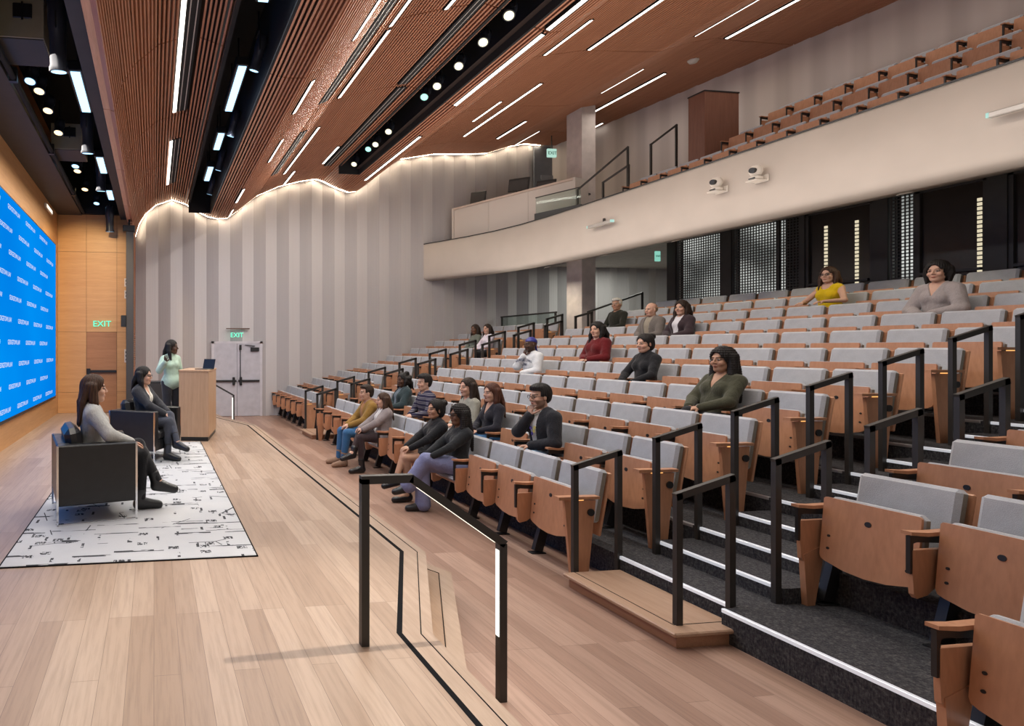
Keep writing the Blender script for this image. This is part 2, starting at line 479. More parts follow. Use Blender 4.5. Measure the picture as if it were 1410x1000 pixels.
    # ---------- shared limb lists
    def torso(o):
        b = []
        b.append((P_el(Pv+T@V3(-.005, 0, .01), V3(.118*g+o, .160*g+o, .115+o), T), .06, 'add'))
        b.append((P_el(waist+T@V3(.012*(g-1)*10, 0, -.01), V3(.094*g*g+o, (.122 if female else .140)*g*g+o, .15*s+o), T), .08, 'add'))
        b.append((P_el(chest, V3((.100 if female else .112)*g+o, (.138 if female else .158)*g+o, .155*s+o), T), .08, 'add'))
        if female:
            for sd in (1, -1): b.append((P_el(chest+T@V3(.072*g, sd*.062*g, -.015), V3(.052*g+o*.8, .058*g+o*.8, .058*g+o*.8)), .035, 'add'))
        b.append((P_rc(shl[1]+T@V3(0, -.02, .005), shl[-1]+T@V3(0, .02, .005), .052*s+o), .06, 'add'))
        b.append((P_rc(tp(-.005, .06*s, TL-.02*s), tp(-.005, -.06*s, TL-.02*s), .05*s+o*.7), .05, 'add'))
        return b
    def arm(sd, o, end=1., k=.03):
        E_, W = A[sd][0], A[sd][1]
        We = E_+(W-E_)*end
        return [(P_rc(shl[sd], E_, .047*s*(.5+.5*g)+o, .037*s+o), k, 'add'), (P_rc(E_, We, .037*s+o, (.037-.013*end)*s+o), k*.6, 'add')]
    def leg(sd, o, end=1., k=.04):
        K, An, tip = G[sd]; We = K+(An-K)*end
        return [(P_rc(hip[sd], K, .088*g+o, .056*s+o), k, 'add'), (P_rc(K, We, .055*s+o, (.055-.018*end)*s+o), k*.5, 'add'),
                (P_rc(K+(An-K)*.12+V3(-.012, 0, 0), K+(An-K)*.48+V3(-.012, 0, 0), .042*s+o, .038*s+o), k*.5, 'add')]
    # ---------- body (one continuous skin)
    pr = torso(0)
    for sd in (1, -1):
        pr += arm(sd, 0); pr += leg(sd, 0)
        K, An, tip = G[sd]; pr.append((P_rc(An, tip, .036*s, .026*s), .03, 'add')); pr.append((P_rc(An+V3(-.03, 0, -.03), An, .03, .034), .02, 'add'))
    pr.append((P_rc(neck-up*.03, hp(-.018, 0, -.06), (.050 if female else .058)*s, (.047 if female else .056)*s), .025, 'add'))
    pr.append((P_el(hp(-.014, 0, .030), hr(.096, .075, .090), Hr), .02, 'add'))
    pr.append((P_el(hp(.024, 0, -.040), hr(.066, .0575 if female else .061, .078), Hr), .03, 'add'))
    pr.append((P_el(hp(.064, 0, -.100), hr(.022, .024, .018), Hr), .025, 'add'))
    pr.append((P_rc(hp(-.01, .05, -.06), hp(.05, .02, -.098), .014*s), .03, 'add'))
    pr.append((P_rc(hp(-.01, -.05, -.06), hp(.05, -.02, -.098), .014*s), .03, 'add'))
    pr.append((P_rc(hp(.080, -.03, .024), hp(.080, .03, .024), .010*s), .018, 'add'))
    for sd in (1, -1):
        pr.append((P_el(hp(.100, sd*.032, .002), hr(.016, .015, .010), Hr), .010, 'sub'))
        pr.append((P_el(hp(.0775, sd*.032, .002), hr(.0125, .0140, .0105), Hr), .003, 'add'))
        pr.append((P_el(hp(.064, sd*.042, -.035), hr(.022, .020, .022), Hr), .02, 'add'))
        pr.append((P_el(hp(-.008, sd*.077, -.012), hr(.019, .009, .031), rotm(po['yaw']+sd*.3, po['pitch'], 0)), .006, 'add'))
    pr.append((P_rc(hp(.088, 0, .010), hp(.110, 0, -.028), .0075*s, .0105*s), .010, 'add'))
    for sd in (1, -1): pr.append((P_el(hp(.098, sd*.012, -.032), hr(.011, .009, .009), Hr), .006, 'add'))
    pr.append((P_el(hp(.088, 0, -.0615), hr(.010, .021, .0055), Hr), .006, 'add'))
    pr.append((P_el(hp(.087, 0, -.0725), hr(.010, .018, .0060), Hr), .006, 'add'))
    for sd in (1, -1): pr += hand_prims(A[sd][1]-0*A[sd][2], A[sd][2], A[sd][3], sd, A[sd][4], s*(.92 if female else 1.03))
    V, Q = mesh_prims('body', pr, h, None, root)
    lc = (V-Hc)@Hr/hs
    cols = np.tile(np.array(skin, np.float32), (len(V), 1))
    lp = np.array(lip if lip is not None else (skin[0]*.72, skin[1]*.42, skin[2]*.42))
    hcol = np.array(hair[2])*.9
    def paint(mask, c, a=1.):
        cols[mask] = cols[mask]*(1-a)+np.array(c, np.float32)*a
    front = lc[:, 0] > .045
    ck = np.exp(-(((np.abs(lc[:, 1])-.042)/.022)**2+((lc[:, 2]+.035)/.022)**2))*front
    cols[:] = cols*(1-ck[:, None]*.25)+np.array((skin[0]*1.05, skin[1]*.7, skin[2]*.65))*ck[:, None]*.25
    if beard:
        bm = (lc[:, 2] < -.035) & (lc[:, 2] > -.125) & (lc[:, 0] > -.01) & (lc[:, 0]+.25*(lc[:, 2]+.06) < .0935) & ((lc[:, 2] < -.082) | (np.abs(lc[:, 1]) > .040) | ((lc[:, 2] < -.044) & (lc[:, 2] > -.056))) & (np.abs(lc[:, 1]) < .09)
        paint(bm, beard, .62)
    paint(front & ((lc[:, 1]/.020)**2+((lc[:, 2]+.067)/.0115)**2 < 1) & (lc[:, 0] > .07), lp, .9)
    paint(front & (np.abs(lc[:, 2]+.067) < .0022) & (np.abs(lc[:, 1]) < .017) & (lc[:, 0] > .07), lp*.45, .8)
    for sd in (1, -1):
        ey = ((lc[:, 1]-sd*.032)/.0145)**2+((lc[:, 2]-.002)/.0085)**2
        paint(front & (ey < 1.25), hcol*.5+.01, .7)
        paint(front & (ey < .55), (.38, .34, .31))
        paint(front & (((lc[:, 1]-sd*.032)/.0075)**2+((lc[:, 2]-.002)/.0075)**2 < 1), (.02, .013, .01))
        bz = .024-.10*np.abs(np.abs(lc[:, 1])-.03)
        paint(front & (np.abs(lc[:, 1]-sd*.033) < .021) & (np.abs(lc[:, 2]-bz) < .0048), hcol*.6+.006, .85)
    np_mesh('body', V, Q, skin_mat(), root, cols=cols)
    # ---------- garments
    neckcut = lambda x, y, z, r=.068, zz=-.02: -(np.sqrt((x-neck[0]-.012)**2+(y-neck[1])**2+(np.minimum(z-neck[2]-zz, 0)*1.5)**2)-r*s)
    for w in wear:
        kd = w['k']; o = w.get('o', .012); hh = w.get('h', h*1.1); q = []; cl = []
        if kd in ('top', 'jacket', 'tank'):
            q += torso(o)
            hem = w.get('hem', -.02)
            q.append((P_rc(Pv+T@V3(0, .05, hem), Pv+T@V3(0, -.05, hem), .125*g+o), .05, 'add'))
            nk = w.get('neck', 'crew')
            if nk == 'turtle': q.append((P_rc(neck-up*.03, neck+(Hc-neck)*.42, .062*s, .057*s), .03, 'add'))
            elif nk == 'collar':
                q.append((P_rc(neck-up*.04+V3(-.01, 0, 0), neck+(Hc-neck)*.22, .070*s, .066*s), .02, 'add'))
                cl.append(lambda x, y, z: neckcut(x, y, z, .060, .03))
                cl.append(lambda x, y, z: .045-np.abs(y-neck[1])*1.4-np.maximum(neck[2]-.055-z, 0)*.9+0*x-(x < neck[0]+.02)*.2)
            elif nk == 'crew': cl.append(lambda x, y, z: neckcut(x, y, z))
            if nk == 'v' or kd == 'jacket':
                dep = w.get('dep', .16 if nk == 'v' else .34); wd = w.get('wd', .34 if nk == 'v' else .22)
                def vcut(x, y, z):
                    tt = (neck[2]+.02-z); bx = (x-Pv[0])*fw[0]+(y-Pv[1])*fw[1]+(z-Pv[2])*fw[2]
                    wdt = np.where(tt < dep, (.068-(.068)*(tt/dep) if nk == 'v' else .062), 0) if nk == 'v' else .030+.040*np.clip((TL-tt)/TL, 0, 1)*(tt < .6)
                    return np.where((bx > .0) & (z < neck[2]+.12), (wdt-np.abs(y-neck[1]*0-(po['twist'])*.12))*.8, -.1)
                cl.append(vcut); cl.append(lambda x, y, z: neckcut(x, y, z, .060))
            if kd == 'tank':
                cl.append(lambda x, y, z: neckcut(x, y, z, .09, -.05))
            q += [(c_, 0, 'clip') for c_ in cl]; cl = []
            if kd != 'tank':
                for sd in (1, -1): q += arm(sd, o+.004+w.get('puff', 0), w.get('slv', .97))
            zmin = hipz-(.10 if not standing else .13)
            cl.append(lambda x, y, z: (zmin-z)+0*x+0*y)
        elif kd in ('trousers', 'tights', 'shorts', 'skirt'):
            q += torso(o)[:1]
            end = {'trousers': .95, 'tights': 1., 'shorts': -1, 'skirt': -1}[kd]
            for sd in (1, -1):
                if end < 0:
                    K = hip[sd]+(G[sd][0]-hip[sd])*w.get('len', .62); q.append((P_rc(hip[sd], K, .092*g+o, .078*g+o), .04, 'add'))
                else:
                    q += leg(sd, o+w.get('wide', 0)*.5, end)
                    if w.get('wide', 0):
                        K, An, tip = G[sd]; q.append((P_rc(K, An, .055*s+o, .048*s+o+w['wide']), .03, 'add'))
            cl.append(lambda x, y, z: (z-(hipz+.16))+0*x+0*y)
        elif kd == 'shoes':
            for nm_, sd in (('shoe', 1), ('shoe', -1)):
                K, An, tip = G[sd]; qq = []
                dd = (tip-An); dd /= np.linalg.norm(dd)
                qq.append((P_rc(An+V3(-.028, 0, -.038), tip+V3(0, 0, -.002), .047*s, .040*s), .02, 'add'))
                qq.append((P_rc(An+V3(-.02, 0, -.02), An+(K-An)*w.get('shaft', .06)/(.4), .047*s, (.056 if w.get('shaft', .06) > .07 else .041)*s), .02, 'add'))
                if w.get('shaft', .06) > .07: qq.append((P_rc(An+V3(0, 0, -.005), tip+V3(-.02, 0, .004), .046*s, .036*s), .02, 'add'))
                c_ = []
                if abs(An[2]-.085) < .02: c_.append(lambda x, y, z: (.004-z)+0*x+0*y)
                Vs, Qs = mesh_prims('shoe', qq, min(hh, .007), None, root, c_)
                if len(Vs): np_mesh('shoe', Vs, Qs, w['m'], root)
            continue
        Vs, Qs = mesh_prims(kd, q, hh, None, root, cl)
        if len(Vs) == 0: continue
        ob = np_mesh(w.get('name', kd), Vs, Qs, w['m'], root)
        if 'mark' in w: w['mark'](ob, chest, T, root, o, g)
    # ---------- hair
    st, hn, hc = hair[:3]; q = []; cl = []; nmh = 'hair'
    hm = hair_mat(hn, hc)
    hx = lambda x, y, z: ((x-Hc[0])*Hr[0, 0]+(y-Hc[1])*Hr[1, 0]+(z-Hc[2])*Hr[2, 0])/hs
    hz = lambda x, y, z: ((x-Hc[0])*Hr[0, 2]+(y-Hc[1])*Hr[1, 2]+(z-Hc[2])*Hr[2, 2])/hs
    hy = lambda x, y, z: ((x-Hc[0])*Hr[0, 1]+(y-Hc[1])*Hr[1, 1]+(z-Hc[2])*Hr[2, 1])/hs
    vol = hair[3] if len(hair) > 3 else 0.
    if st == 'bald':
        q.append((P_el(hp(-.018, 0, .012), hr(.100, .0785, .080), Hr), .01, 'add'))
        cl.append(lambda x, y, z: hz(x, y, z)-.035+0*x); cl.append(lambda x, y, z: hx(x, y, z)-.0+0*x)
        cl.append(lambda x, y, z: -.055-hz(x, y, z))
    elif st == 'short':
        q.append((P_el(hp(-.016, 0, .036), hr(.106+vol, .084+vol, .098+vol), Hr), .01, 'add'))
        q.append((P_el(hp(.03, .0, .092+vol*.6), hr(.062, .065, .030), Hr), .03, 'add'))
        q.append((P_el(hp(-.055, 0, -.02), hr(.055, .068, .06), Hr), .02, 'add'))
        cl.append(lambda x, y, z: np.where(hz(x, y, z) < .062, (hx(x, y, z)-.035-.0*hz(x, y, z))*.8, -.1))
        cl.append(lambda x, y, z: np.where((hz(x, y, z) < .0) & (hx(x, y, z) > -.03), .02, -.1))
    elif st == 'durag':
        q.append((P_el(hp(-.016, 0, .036), hr(.103, .082, .094), Hr), .01, 'add'))
        q.append((P_rc(hp(-.09, 0, -.01), hp(-.14, -.03, -.14), .022*s, .016*s), .02, 'add'))
        cl.append(lambda x, y, z: np.where(hz(x, y, z) < .048+.35*np.minimum(hx(x, y, z), 0), np.where(hx(x, y, z) > -.085, .02, -.1), -.1))
        nmh = 'durag'
    else:
        q.append((P_el(hp(-.018, 0, .034), hr(.108+vol, .087+vol, .100+vol*.8), Hr), .01, 'add'))
        q.append((P_el(hp(-.045, 0, -.03), hr(.072+vol, .083+vol, .085), Hr), .03, 'add'))
        ln = {'long': .34, 'longer': .44, 'bob': .15, 'shoulder': .24, 'braids': .44, 'bun': 0, 'curly': .16}[st]
        if ln:
            n = 9
            for i in range(n):
                a = (i/(n-1)-.5)*2*1.75
                cx, cy = -.030-.058*math.cos(a), .079*math.sin(a)*(1+vol*3)
                zt = .03; top = hp(cx, cy, zt)
                fall = ln*(1-.12*abs(math.sin(i*2.1)))
                rr = .030+vol*.5
                if st == 'bob': b_ = hp(cx*.9+.005, cy*1.12, -fall+.02); rr = .034
                else:
                    b_ = hp(cx, cy*1.12, 0)+V3(0, 0, -fall*s)
                    bx = (b_-neck)@fw
                    if abs(cy) < .066: b_ = b_-fw*max(0, bx+.135*g)
                    else: b_ = b_+fw*.05*g
                mid = (top+b_)/2+Hr@V3(-.008, cy*.10, .02)*s
                q.append((P_rc(top, mid, (rr+.006)*s, rr*s), .015, 'add')); q.append((P_rc(mid, b_, rr*s, (.012 if st != 'braids' else .017)*s), .012, 'add'))
        if st == 'bun': q.append((P_el(hp(-.115, 0, .085), hr(.048, .05, .045), Hr), .012, 'add'))
        if st == 'curly':
            rnd = random.Random(3)
            for i in range(46):
                u, v = rnd.uniform(-1.3, 1.3), rnd.uniform(-.9, 1.2)
                q.append((P_el(hp(-.03-.10*math.cos(u)*math.cos(v), .10*math.sin(u)*math.cos(v)*1.1, .02+.11*math.sin(v)), hr(.03, .03, .03)), .012, 'add'))
        # face opening
        q.append((P_el(hp(.112, 0, -.035), hr(.088, .068, .118), Hr), .012, 'sub'))
        cl.append(lambda x, y, z: np.where((hx(x, y, z) > .02) & (hz(x, y, z) < .02) & (hz(x, y, z) > -.11) & (np.abs(hy(x, y, z)) < .066), .02, -.1))
    Vs, Qs = mesh_prims('hair', q, max(h, .0055), None, root, cl)
    if len(Vs):
        if st not in ('durag', 'bald'):
            lcv = (Vs-Hc)@Hr
            ang = np.arctan2(lcv[:, 1], -lcv[:, 0]); nrm = lcv*np.array([1, 1, .3]); nrm /= np.maximum(np.linalg.norm(nrm, axis=1), 1e-6)[:, None]
            amp = .003 if st != 'braids' else .004
            wv = np.sin(ang*26+lcv[:, 2]*(30 if st != 'braids' else 0))*amp + np.sin(ang*47+lcv[:, 2]*17)*amp*.6
            if st == 'braids': wv += np.sin(lcv[:, 2]*260)*.0025
            Vs = Vs+(nrm@Hr.T)*wv[:, None]
        np_mesh(nmh, Vs, Qs, hm if st != 'durag' else hair[4], root)
    if glasses:
        m = MB()
        for sd in (1, -1):
            c = hp(.100, sd*.034, .0); ring = []
            for i in range(14):
                t = 2*PI*i/14; ring.append(c+Hr@V3(0, .024*math.cos(t), .019*math.sin(t))*s)
            for i in range(14): m.tube(ring[i], ring[(i+1) % 14], .0026, n=5)
            m.tube(hp(.100, sd*.058, .004), hp(-.01, sd*.084, .008), .0024, n=5)
        m.tube(hp(.102, .011, .003), hp(.102, -.011, .003), .0024, n=5)
        m.build('glasses', plain('glasses black', (.01, .01, .012), .3), root)
    return root, dict(neck=neck, chest=chest, T=T, A=A, hipz=hipz, root=root)
# ------------------------------------------------------------------ measured grid of the hall (metres, house floor z = 0, stage z = .35)
STG = .35
PX, RX = .735, .207
X0 = lambda k: 3.43+PX*k
TZ = lambda k: RX*k
FARY = 16.2
CEIL = [(-.5, 4.94), (-.40, 5.28), (-.24, 5.55), (.06, 5.82), (.49, 5.98), (.87, 5.87), (1.22, 5.66), (1.49, 5.54), (1.75, 5.49), (2.01, 5.51), (2.32, 5.73), (2.85, 6.16), (3.48, 6.45),
        (4.1, 6.62), (4.55, 6.70), (4.77, 6.65), (5.0, 6.54), (5.21, 6.45), (5.54, 6.36), (5.75, 6.40), (5.95, 6.54), (6.25, 6.83), (6.53, 7.1), (7.09, 7.38), (8.11, 7.57), (9.27, 7.62), (9.73, 7.66), (10.44, 7.89), (10.96, 8.0), (11.5, 7.98), (14.2, 8.0)]
def ceil_z(x):
    for (a, za), (b, zb) in zip(CEIL, CEIL[1:]):
        if a <= x <= b: return za+(zb-za)*(x-a)/(b-a)
    return CEIL[-1][1]

# materials
M_stage = planks('stage oak', (.285, .185, .124), (.365, .252, .177), (.44, .32, .236))
M_house = planks('house oak', (.27, .158, .114), (.35, .218, .162), (.425, .28, .213), w=.135)
M_edge = wood('nosing oak', (.32, .22, .155), (.41, .295, .215), 'Y', obj=False, scale=30)
M_black = plain('black line', (.006, .006, .007), .9, spec=.1)
M_orange = wood('orange veneer', (.52, .27, .115), (.62, .345, .155), 'Y', obj=False, stretch=.05, scale=16)
M_orangeX = wood('orange veneer cross', (.52, .27, .115), (.62, .345, .155), 'X', obj=False, stretch=.05, scale=16)
M_door_o = wood('door veneer', (.33, .15, .07), (.42, .20, .095), 'X', obj=False, stretch=.06, scale=14)
M_slat = wood('ceiling slat wood', (.44, .185, .098), (.56, .26, .145), 'Y', obj=False, stretch=.03, scale=24, rough=.5)
M_void = plain('dark void', (.006, .006, .007), .8)
M_gray = plain('dark grey soffit', (.045, .040, .038), .6)
M_metal = plain('dark bronze metal', (.040, .036, .033), .45, .25)
M_steel = plain('steel nosing', (.55, .55, .56), .35, .7)
M_white = plain('warm white plaster', (.66, .60, .53), .7)
M_cream = plain('cream panel', (.60, .53, .47), .65, var=.03, scale=1)
M_greydoor = plain('grey door paint', (.47, .45, .48), .5)
M_blk = plain('black plastic', (.012, .012, .013), .4)
M_strip = emit('strip light', (1, .93, .84), 4.5)
M_cool = emit('cool led', (.40, .70, 1), 2.3)
M_warm = emit('warm lamp', (1, .72, .36), 2.6)
M_house_l = emit('house spot', (1, .93, .55), 2.2)
M_green = emit('green pilot', (.35, 1, .75), 2.)
M_exit = emit('exit green', (.12, .85, .55), 1.6)
M_armled = emit('arm led', (1, .5, .15), 1.3)

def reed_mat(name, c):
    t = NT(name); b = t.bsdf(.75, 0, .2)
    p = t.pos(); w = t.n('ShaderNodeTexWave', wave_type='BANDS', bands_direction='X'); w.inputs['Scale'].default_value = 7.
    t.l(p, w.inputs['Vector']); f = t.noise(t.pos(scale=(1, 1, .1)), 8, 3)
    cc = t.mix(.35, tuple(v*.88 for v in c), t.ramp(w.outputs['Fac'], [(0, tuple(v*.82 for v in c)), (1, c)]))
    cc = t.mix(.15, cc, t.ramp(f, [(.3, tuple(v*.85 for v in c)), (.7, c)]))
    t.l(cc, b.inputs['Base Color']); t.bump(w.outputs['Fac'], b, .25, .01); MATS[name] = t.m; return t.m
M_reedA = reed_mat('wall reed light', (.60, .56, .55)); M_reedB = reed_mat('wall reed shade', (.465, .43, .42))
def carpet():
    t = NT('carpet'); b = t.bsdf(.97, 0, .1)
    p = t.pos(); f = t.noise(p, 55, 3, .7); g = t.noise(t.pos(scale=(1, 1, .25)), 120, 2)
    c = t.ramp(f, [(.38, (.028, .028, .033)), (.55, (.065, .064, .070)), (.72, (.15, .142, .135))])
    c = t.mix(.4, c, t.ramp(g, [(.4, (.02, .02, .024)), (.7, (.10, .095, .09))]))
    t.l(c, b.inputs['Base Color']); t.bump(f, b, .5, .004); return t.m
M_carpet = carpet()

# ---- floors
def poly_slab(name, pts, z0, z1, mat):
    m = MB(); m.prism(pts, z0, z1, 'Z'); return struct(m.build(name, mat))
A = [(1.31, -1.2), (1.31, 3.02), (1.86, 4.23), (1.86, 11.6), (1.36, 13.0), (1.30, 13.6)]
def offs(pts, d):
    out = []
    for i, p in enumerate(pts):
        a = Vector(pts[max(i-1, 0)]); b = Vector(pts[min(i+1, len(pts)-1)]); p = Vector(p)
        if i in (0, len(pts)-1): t = (b-a).normalized(); out.append((p.x+t.y*d, p.y-t.x*d)); continue
        t1 = (p-a).normalized(); t2 = (b-p).normalized(); n1 = Vector((t1.y, -t1.x)); n2 = Vector((t2.y, -t2.x))
        n = (n1+n2).normalized(); k = d/max(n.dot(n1), .3); out.append((p.x+n.x*k, p.y+n.y*k))
    return out
B1, B2 = offs(A, .030), offs(A, .19)
poly_slab('floor_stage', [(-2.28, -1.2)]+A+[(-.66, 13.6), (-.66, 14.3), (-2.28, 14.3)], 0, STG, M_stage)
def ribbon(name, pa, pb, z0, z1, mat):
    m = MB()
    for i in range(len(pa)-1): m.prism([pa[i], pb[i], pb[i+1], pa[i+1]], z0, z1, 'Z')
    return struct(m.build(name, mat))
ribbon('trim_1', A, B1, .02, STG+.001, M_black)
ribbon('trim_2', B1, B2, .02, STG, M_edge)
ribbon('trim_3', offs(A, .125), offs(A, .131), STG, STG+.0015, M_black)
S1 = [(1.50, -1.2), (1.50, 2.93), (2.05, 4.18), (2.06, 4.6)]
S0 = [(1.66, -1.2), (1.66, 2.86), (2.30, 4.25), (2.06, 4.62)]
m = MB(); m.prism([(1.40, -1.2), (1.62, -1.2), (1.62, 2.86), (2.26, 4.22), (2.06, 4.62), (1.95, 4.3), (1.40, 3.0)], 0, .172, 'Z'); struct(m.build('trim_4', wood('stage step wood shaded', (.27, .165, .10), (.35, .225, .14), 'Y', obj=False, scale=30)))  # tread colour darkened to paint the shading that sets the step off
m = MB()
for a, b in zip([(1.545, -1.2), (1.545, 2.90), (2.17, 4.22)], [(1.545, 2.90), (2.17, 4.22), (2.02, 4.50)]): m.bar((*a, .1725), (*b, .1725), .006, .002)
struct(m.build('trim_5', M_black))
ribbon('trim_6', [(1.552, -1.2), (1.552, 2.90), (2.177, 4.22), (2.03, 4.50)], [(1.632, -1.2), (1.632, 2.855), (2.272, 4.22), (2.065, 4.63)], .02, .1735, M_edge)
poly_slab('floor_house', [(-.66, 13.6), (-.66, FARY+.2), (4.2, FARY+.2), (4.2, -1.2), (1.2, -1.2), (1.2, 13.6)], -.12, 0, M_house)

# ---- raked seating tiers: blocks with one rise per row, aisles with a half step
def tier(name, y0, y1, half, first=3.74, n=11, last=16.2):
    m = MB()
    for k in range(1, n):
        xa = first if k == 1 else 3.76+PX*(k-1)
        xb = 3.76+PX*k if k < n-1 else last
        m.box((xa, y0, -.1), (xb, y1, TZ(k)))
        if half and k < n-1: m.box((xb-PX*.5, y0, -.1), (xb, y1, TZ(k)+RX*.5))
    return struct(m.build(name, M_carpet))
tier('floor_centre_block', 4.32, 11.72, False, 3.78)
tier('floor_far_block', 12.72, FARY+.2, False, 3.78)
tier('floor_near_block', -1.2, 3.33, False, 3.66)
tier('floor_near_aisle', 3.33, 4.32, True, 3.76)
tier('floor_far_aisle', 11.72, 12.72, True, 3.76)
tn = 7
def nosing(x, y0, y1, z, mat=None, w=.022):
    global tn
    m = MB(); m.box((x-.004, y0, z-.022), (x+w, y1, z+.004), 0, .003)
    struct(m.build('trim_%d' % tn, mat or M_steel)); tn += 1
M_nose = NT('lit nosing'); _b = M_nose.bsdf(.35, .6); _b.inputs['Base Color'].default_value = (.6, .6, .62, 1)
_b.inputs['Emission Color'].default_value = (.9, .93, 1, 1); _b.inputs['Emission Strength'].default_value = .42; M_nose = M_nose.m
for ya, yb in ((3.36, 4.29), (11.75, 12.69)):
    for k in range(1, 10):
        xa = 3.76+PX*(k-1)
        nosing(xa, ya, yb, TZ(k), M_nose); nosing(xa+PX*.5, ya, yb, TZ(k)+RX*.5, M_nose)
nosing(3.66, -1.2, 3.33, TZ(1), M_nose)
for k in range(1, 6): nosing(3.76+PX*k, 4.34, 4.62, TZ(k+1), M_steel, .03)
for yy0, yy1, lb in ((3.25, 4.26, 'low wooden step with mitred nosing at the foot of the near aisle'), (11.80, 12.66, 'low wooden step at the foot of the far aisle')):
    t = thing('wooden_step', lb, 'step', (3.5, (yy0+yy1)/2, 0)); hw = (yy1-yy0)/2
    m = MB(); m.box((-.22, -hw+.03, 0), (.25, hw-.02, .082)); m.build('riser_block', wood('step riser wood', (.30, .15, .085), (.38, .20, .12), 'Y'), t)
    m = MB(); m.box((-.26, -hw, .078), (.25, hw, .108), 0, .008); m.build('tread', wood('step tread wood', (.36, .22, .145), (.45, .30, .205), 'Y'), t)
    m = MB(); m.box((-.165, -hw+.11, .1078), (-.158, hw, .1092)); m.box((-.165, -hw+.104, .1078), (.25, -hw+.11, .1092)); m.build('inlay_line', M_black, t)

# ---- far side wall of pleated reeded panels
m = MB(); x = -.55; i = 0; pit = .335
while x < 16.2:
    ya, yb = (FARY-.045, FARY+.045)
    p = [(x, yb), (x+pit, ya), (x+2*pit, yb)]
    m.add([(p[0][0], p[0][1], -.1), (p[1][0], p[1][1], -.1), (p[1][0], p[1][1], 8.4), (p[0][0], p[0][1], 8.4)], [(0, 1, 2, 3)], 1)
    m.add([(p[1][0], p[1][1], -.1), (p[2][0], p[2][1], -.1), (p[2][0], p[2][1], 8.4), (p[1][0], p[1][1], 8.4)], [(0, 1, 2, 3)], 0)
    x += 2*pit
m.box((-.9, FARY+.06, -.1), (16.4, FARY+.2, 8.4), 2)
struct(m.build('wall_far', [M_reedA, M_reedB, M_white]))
# rear walls
def rear_x(y): return 11.9+(FARY-y)*.135
m = MB(); ys = [FARY+.1, -1.2]
m.add([(rear_x(ys[0]), ys[0], 4.4), (rear_x(ys[1]), ys[1], 4.4), (rear_x(ys[1]), ys[1], 8.3), (rear_x(ys[0]), ys[0], 8.3)], [(0, 1, 2, 3)], 0)
m.add([(rear_x(ys[0])+.15, ys[0], 4.4), (rear_x(ys[1])+.15, ys[1], 4.4), (rear_x(ys[1])+.15, ys[1], 8.3), (rear_x(ys[0])+.15, ys[0], 8.3)], [(3, 2, 1, 0)], 0)
def stripe_mat():
    t = NT('rear panel wall'); b = t.bsdf(.75, 0, .2); p = t.pos(swap='YXZ')
    w = t.n('ShaderNodeTexWave', wave_type='BANDS', bands_direction='X', wave_profile='TRI'); w.inputs['Scale'].default_value = .52; w.inputs['Distortion'].default_value = .0
    t.l(p, w.inputs['Vector'])
    f = t.noise(t.pos(swap='YXZ', scale=(1, .02, .02)), 1.6, 2)
    c = t.ramp(w.outputs['Fac'], [(.25, (.60, .53, .48)), (.6, (.74, .66, .60))])
    c = t.mix(.4, c, t.ramp(f, [(.4, (.58, .51, .46)), (.6, (.76, .68, .62))]))
    t.l(c, b.inputs['Base Color']); return t.m
M_rear = stripe_mat()
struct(m.build('wall_rear_balcony', M_rear))
m = MB(); m.box((16.2, 8, 0), (16.35, FARY+.2, 4.6)); struct(m.build('wall_rear_lobby', M_white))

# ---- stage side walls
m = MB(); m.box((-2.45, -1.2, 0), (-2.28, 14.5, 6.8)); struct(m.build('wall_screen', M_orange))
m = MB(); m.box((-2.28, 14.32, 0), (-.52, 14.45, 6.8), 1)
xs = [-2.28, -1.61, -.89, -.60]; zs = [STG, .85, 2.30, 4.22, 5.12]
for a, b in zip(xs, xs[1:]):
    for c, d in zip(zs, zs[1:]):
        if abs(a+1.61) < .01 and d <= 2.31: continue
        m.box((a+.003, 14.30, c+.003), (b-.003, 14.33, d-.003), 0)
struct(m.build('wall_stage_end', [M_orangeX, M_void]))
m = MB(); z = .36
while z < 4.9: m.box((-.56, 13.92, z), (-.50, FARY, z+.028)); z += .055
m.box((-.60, 13.92, 0), (-.565, FARY, 5.0), 1)
struct(m.build('wall_stage_return', [M_slat, M_void]))
d = thing('door_1', 'orange veneer door with black push bar under the green EXIT letters', 'door', (-1.25, 14.3, STG)); d['kind'] = 'structure'
m = MB(); m.box((-.355, .0, .01), (.355, .05, 1.945)); m.build('door_leaf', M_door_o, d)
m = MB(); m.box((-.34, -.055, .97), (.35, -.02, 1.03), 0, .006); m.box((-.35, -.07, .93), (-.26, 0, 1.07), 0, .01); m.box((.30, -.03, .98), (.35, 0, 1.02)); m.build('push_bar', M_blk, d)
t = tag(add_mesh('exit_sign', text_mesh('EXIT', .26, M_exit, 'exit text', .006), None, (-1.24, 14.28, 2.49), (PI/2, 0, 0), (.82, .75, 1)), 'green EXIT letters on the orange veneer wall above the door', 'sign')
for zz, lb in ((3.50, 'upper of two small white wall plates beside the black stage column'), (3.21, 'lower of two small white wall plates beside the black stage column')):
    t = thing('wall_plate', lb, 'wall plate', (-.66, 14.29, zz)); m = MB(); m.box((-.05, -.014, -.10), (.05, .005, .10), 0, .006); m.build('plate', M_white, t)
    
    for zc in (.04, -.04): m = MB(); m.box((-.022, -.022, zc-.02), (.022, -.012, zc+.02), 0, .004); m.build('socket_insert', M_blk, t)
t = thing('wall_plate', 'long white wall plate with black dials low beside the black stage column', 'wall plate', (-.66, 14.29, 1.72)); m = MB(); m.box((-.05, -.014, -.16), (.05, .005, .16), 0, .006); m.build('plate', M_white, t)
for zz in (-.09, 0, .09): m = MB(); m.tube((0, -.014, zz), (0, -.03, zz), .026); m.build('dial', M_blk, t)
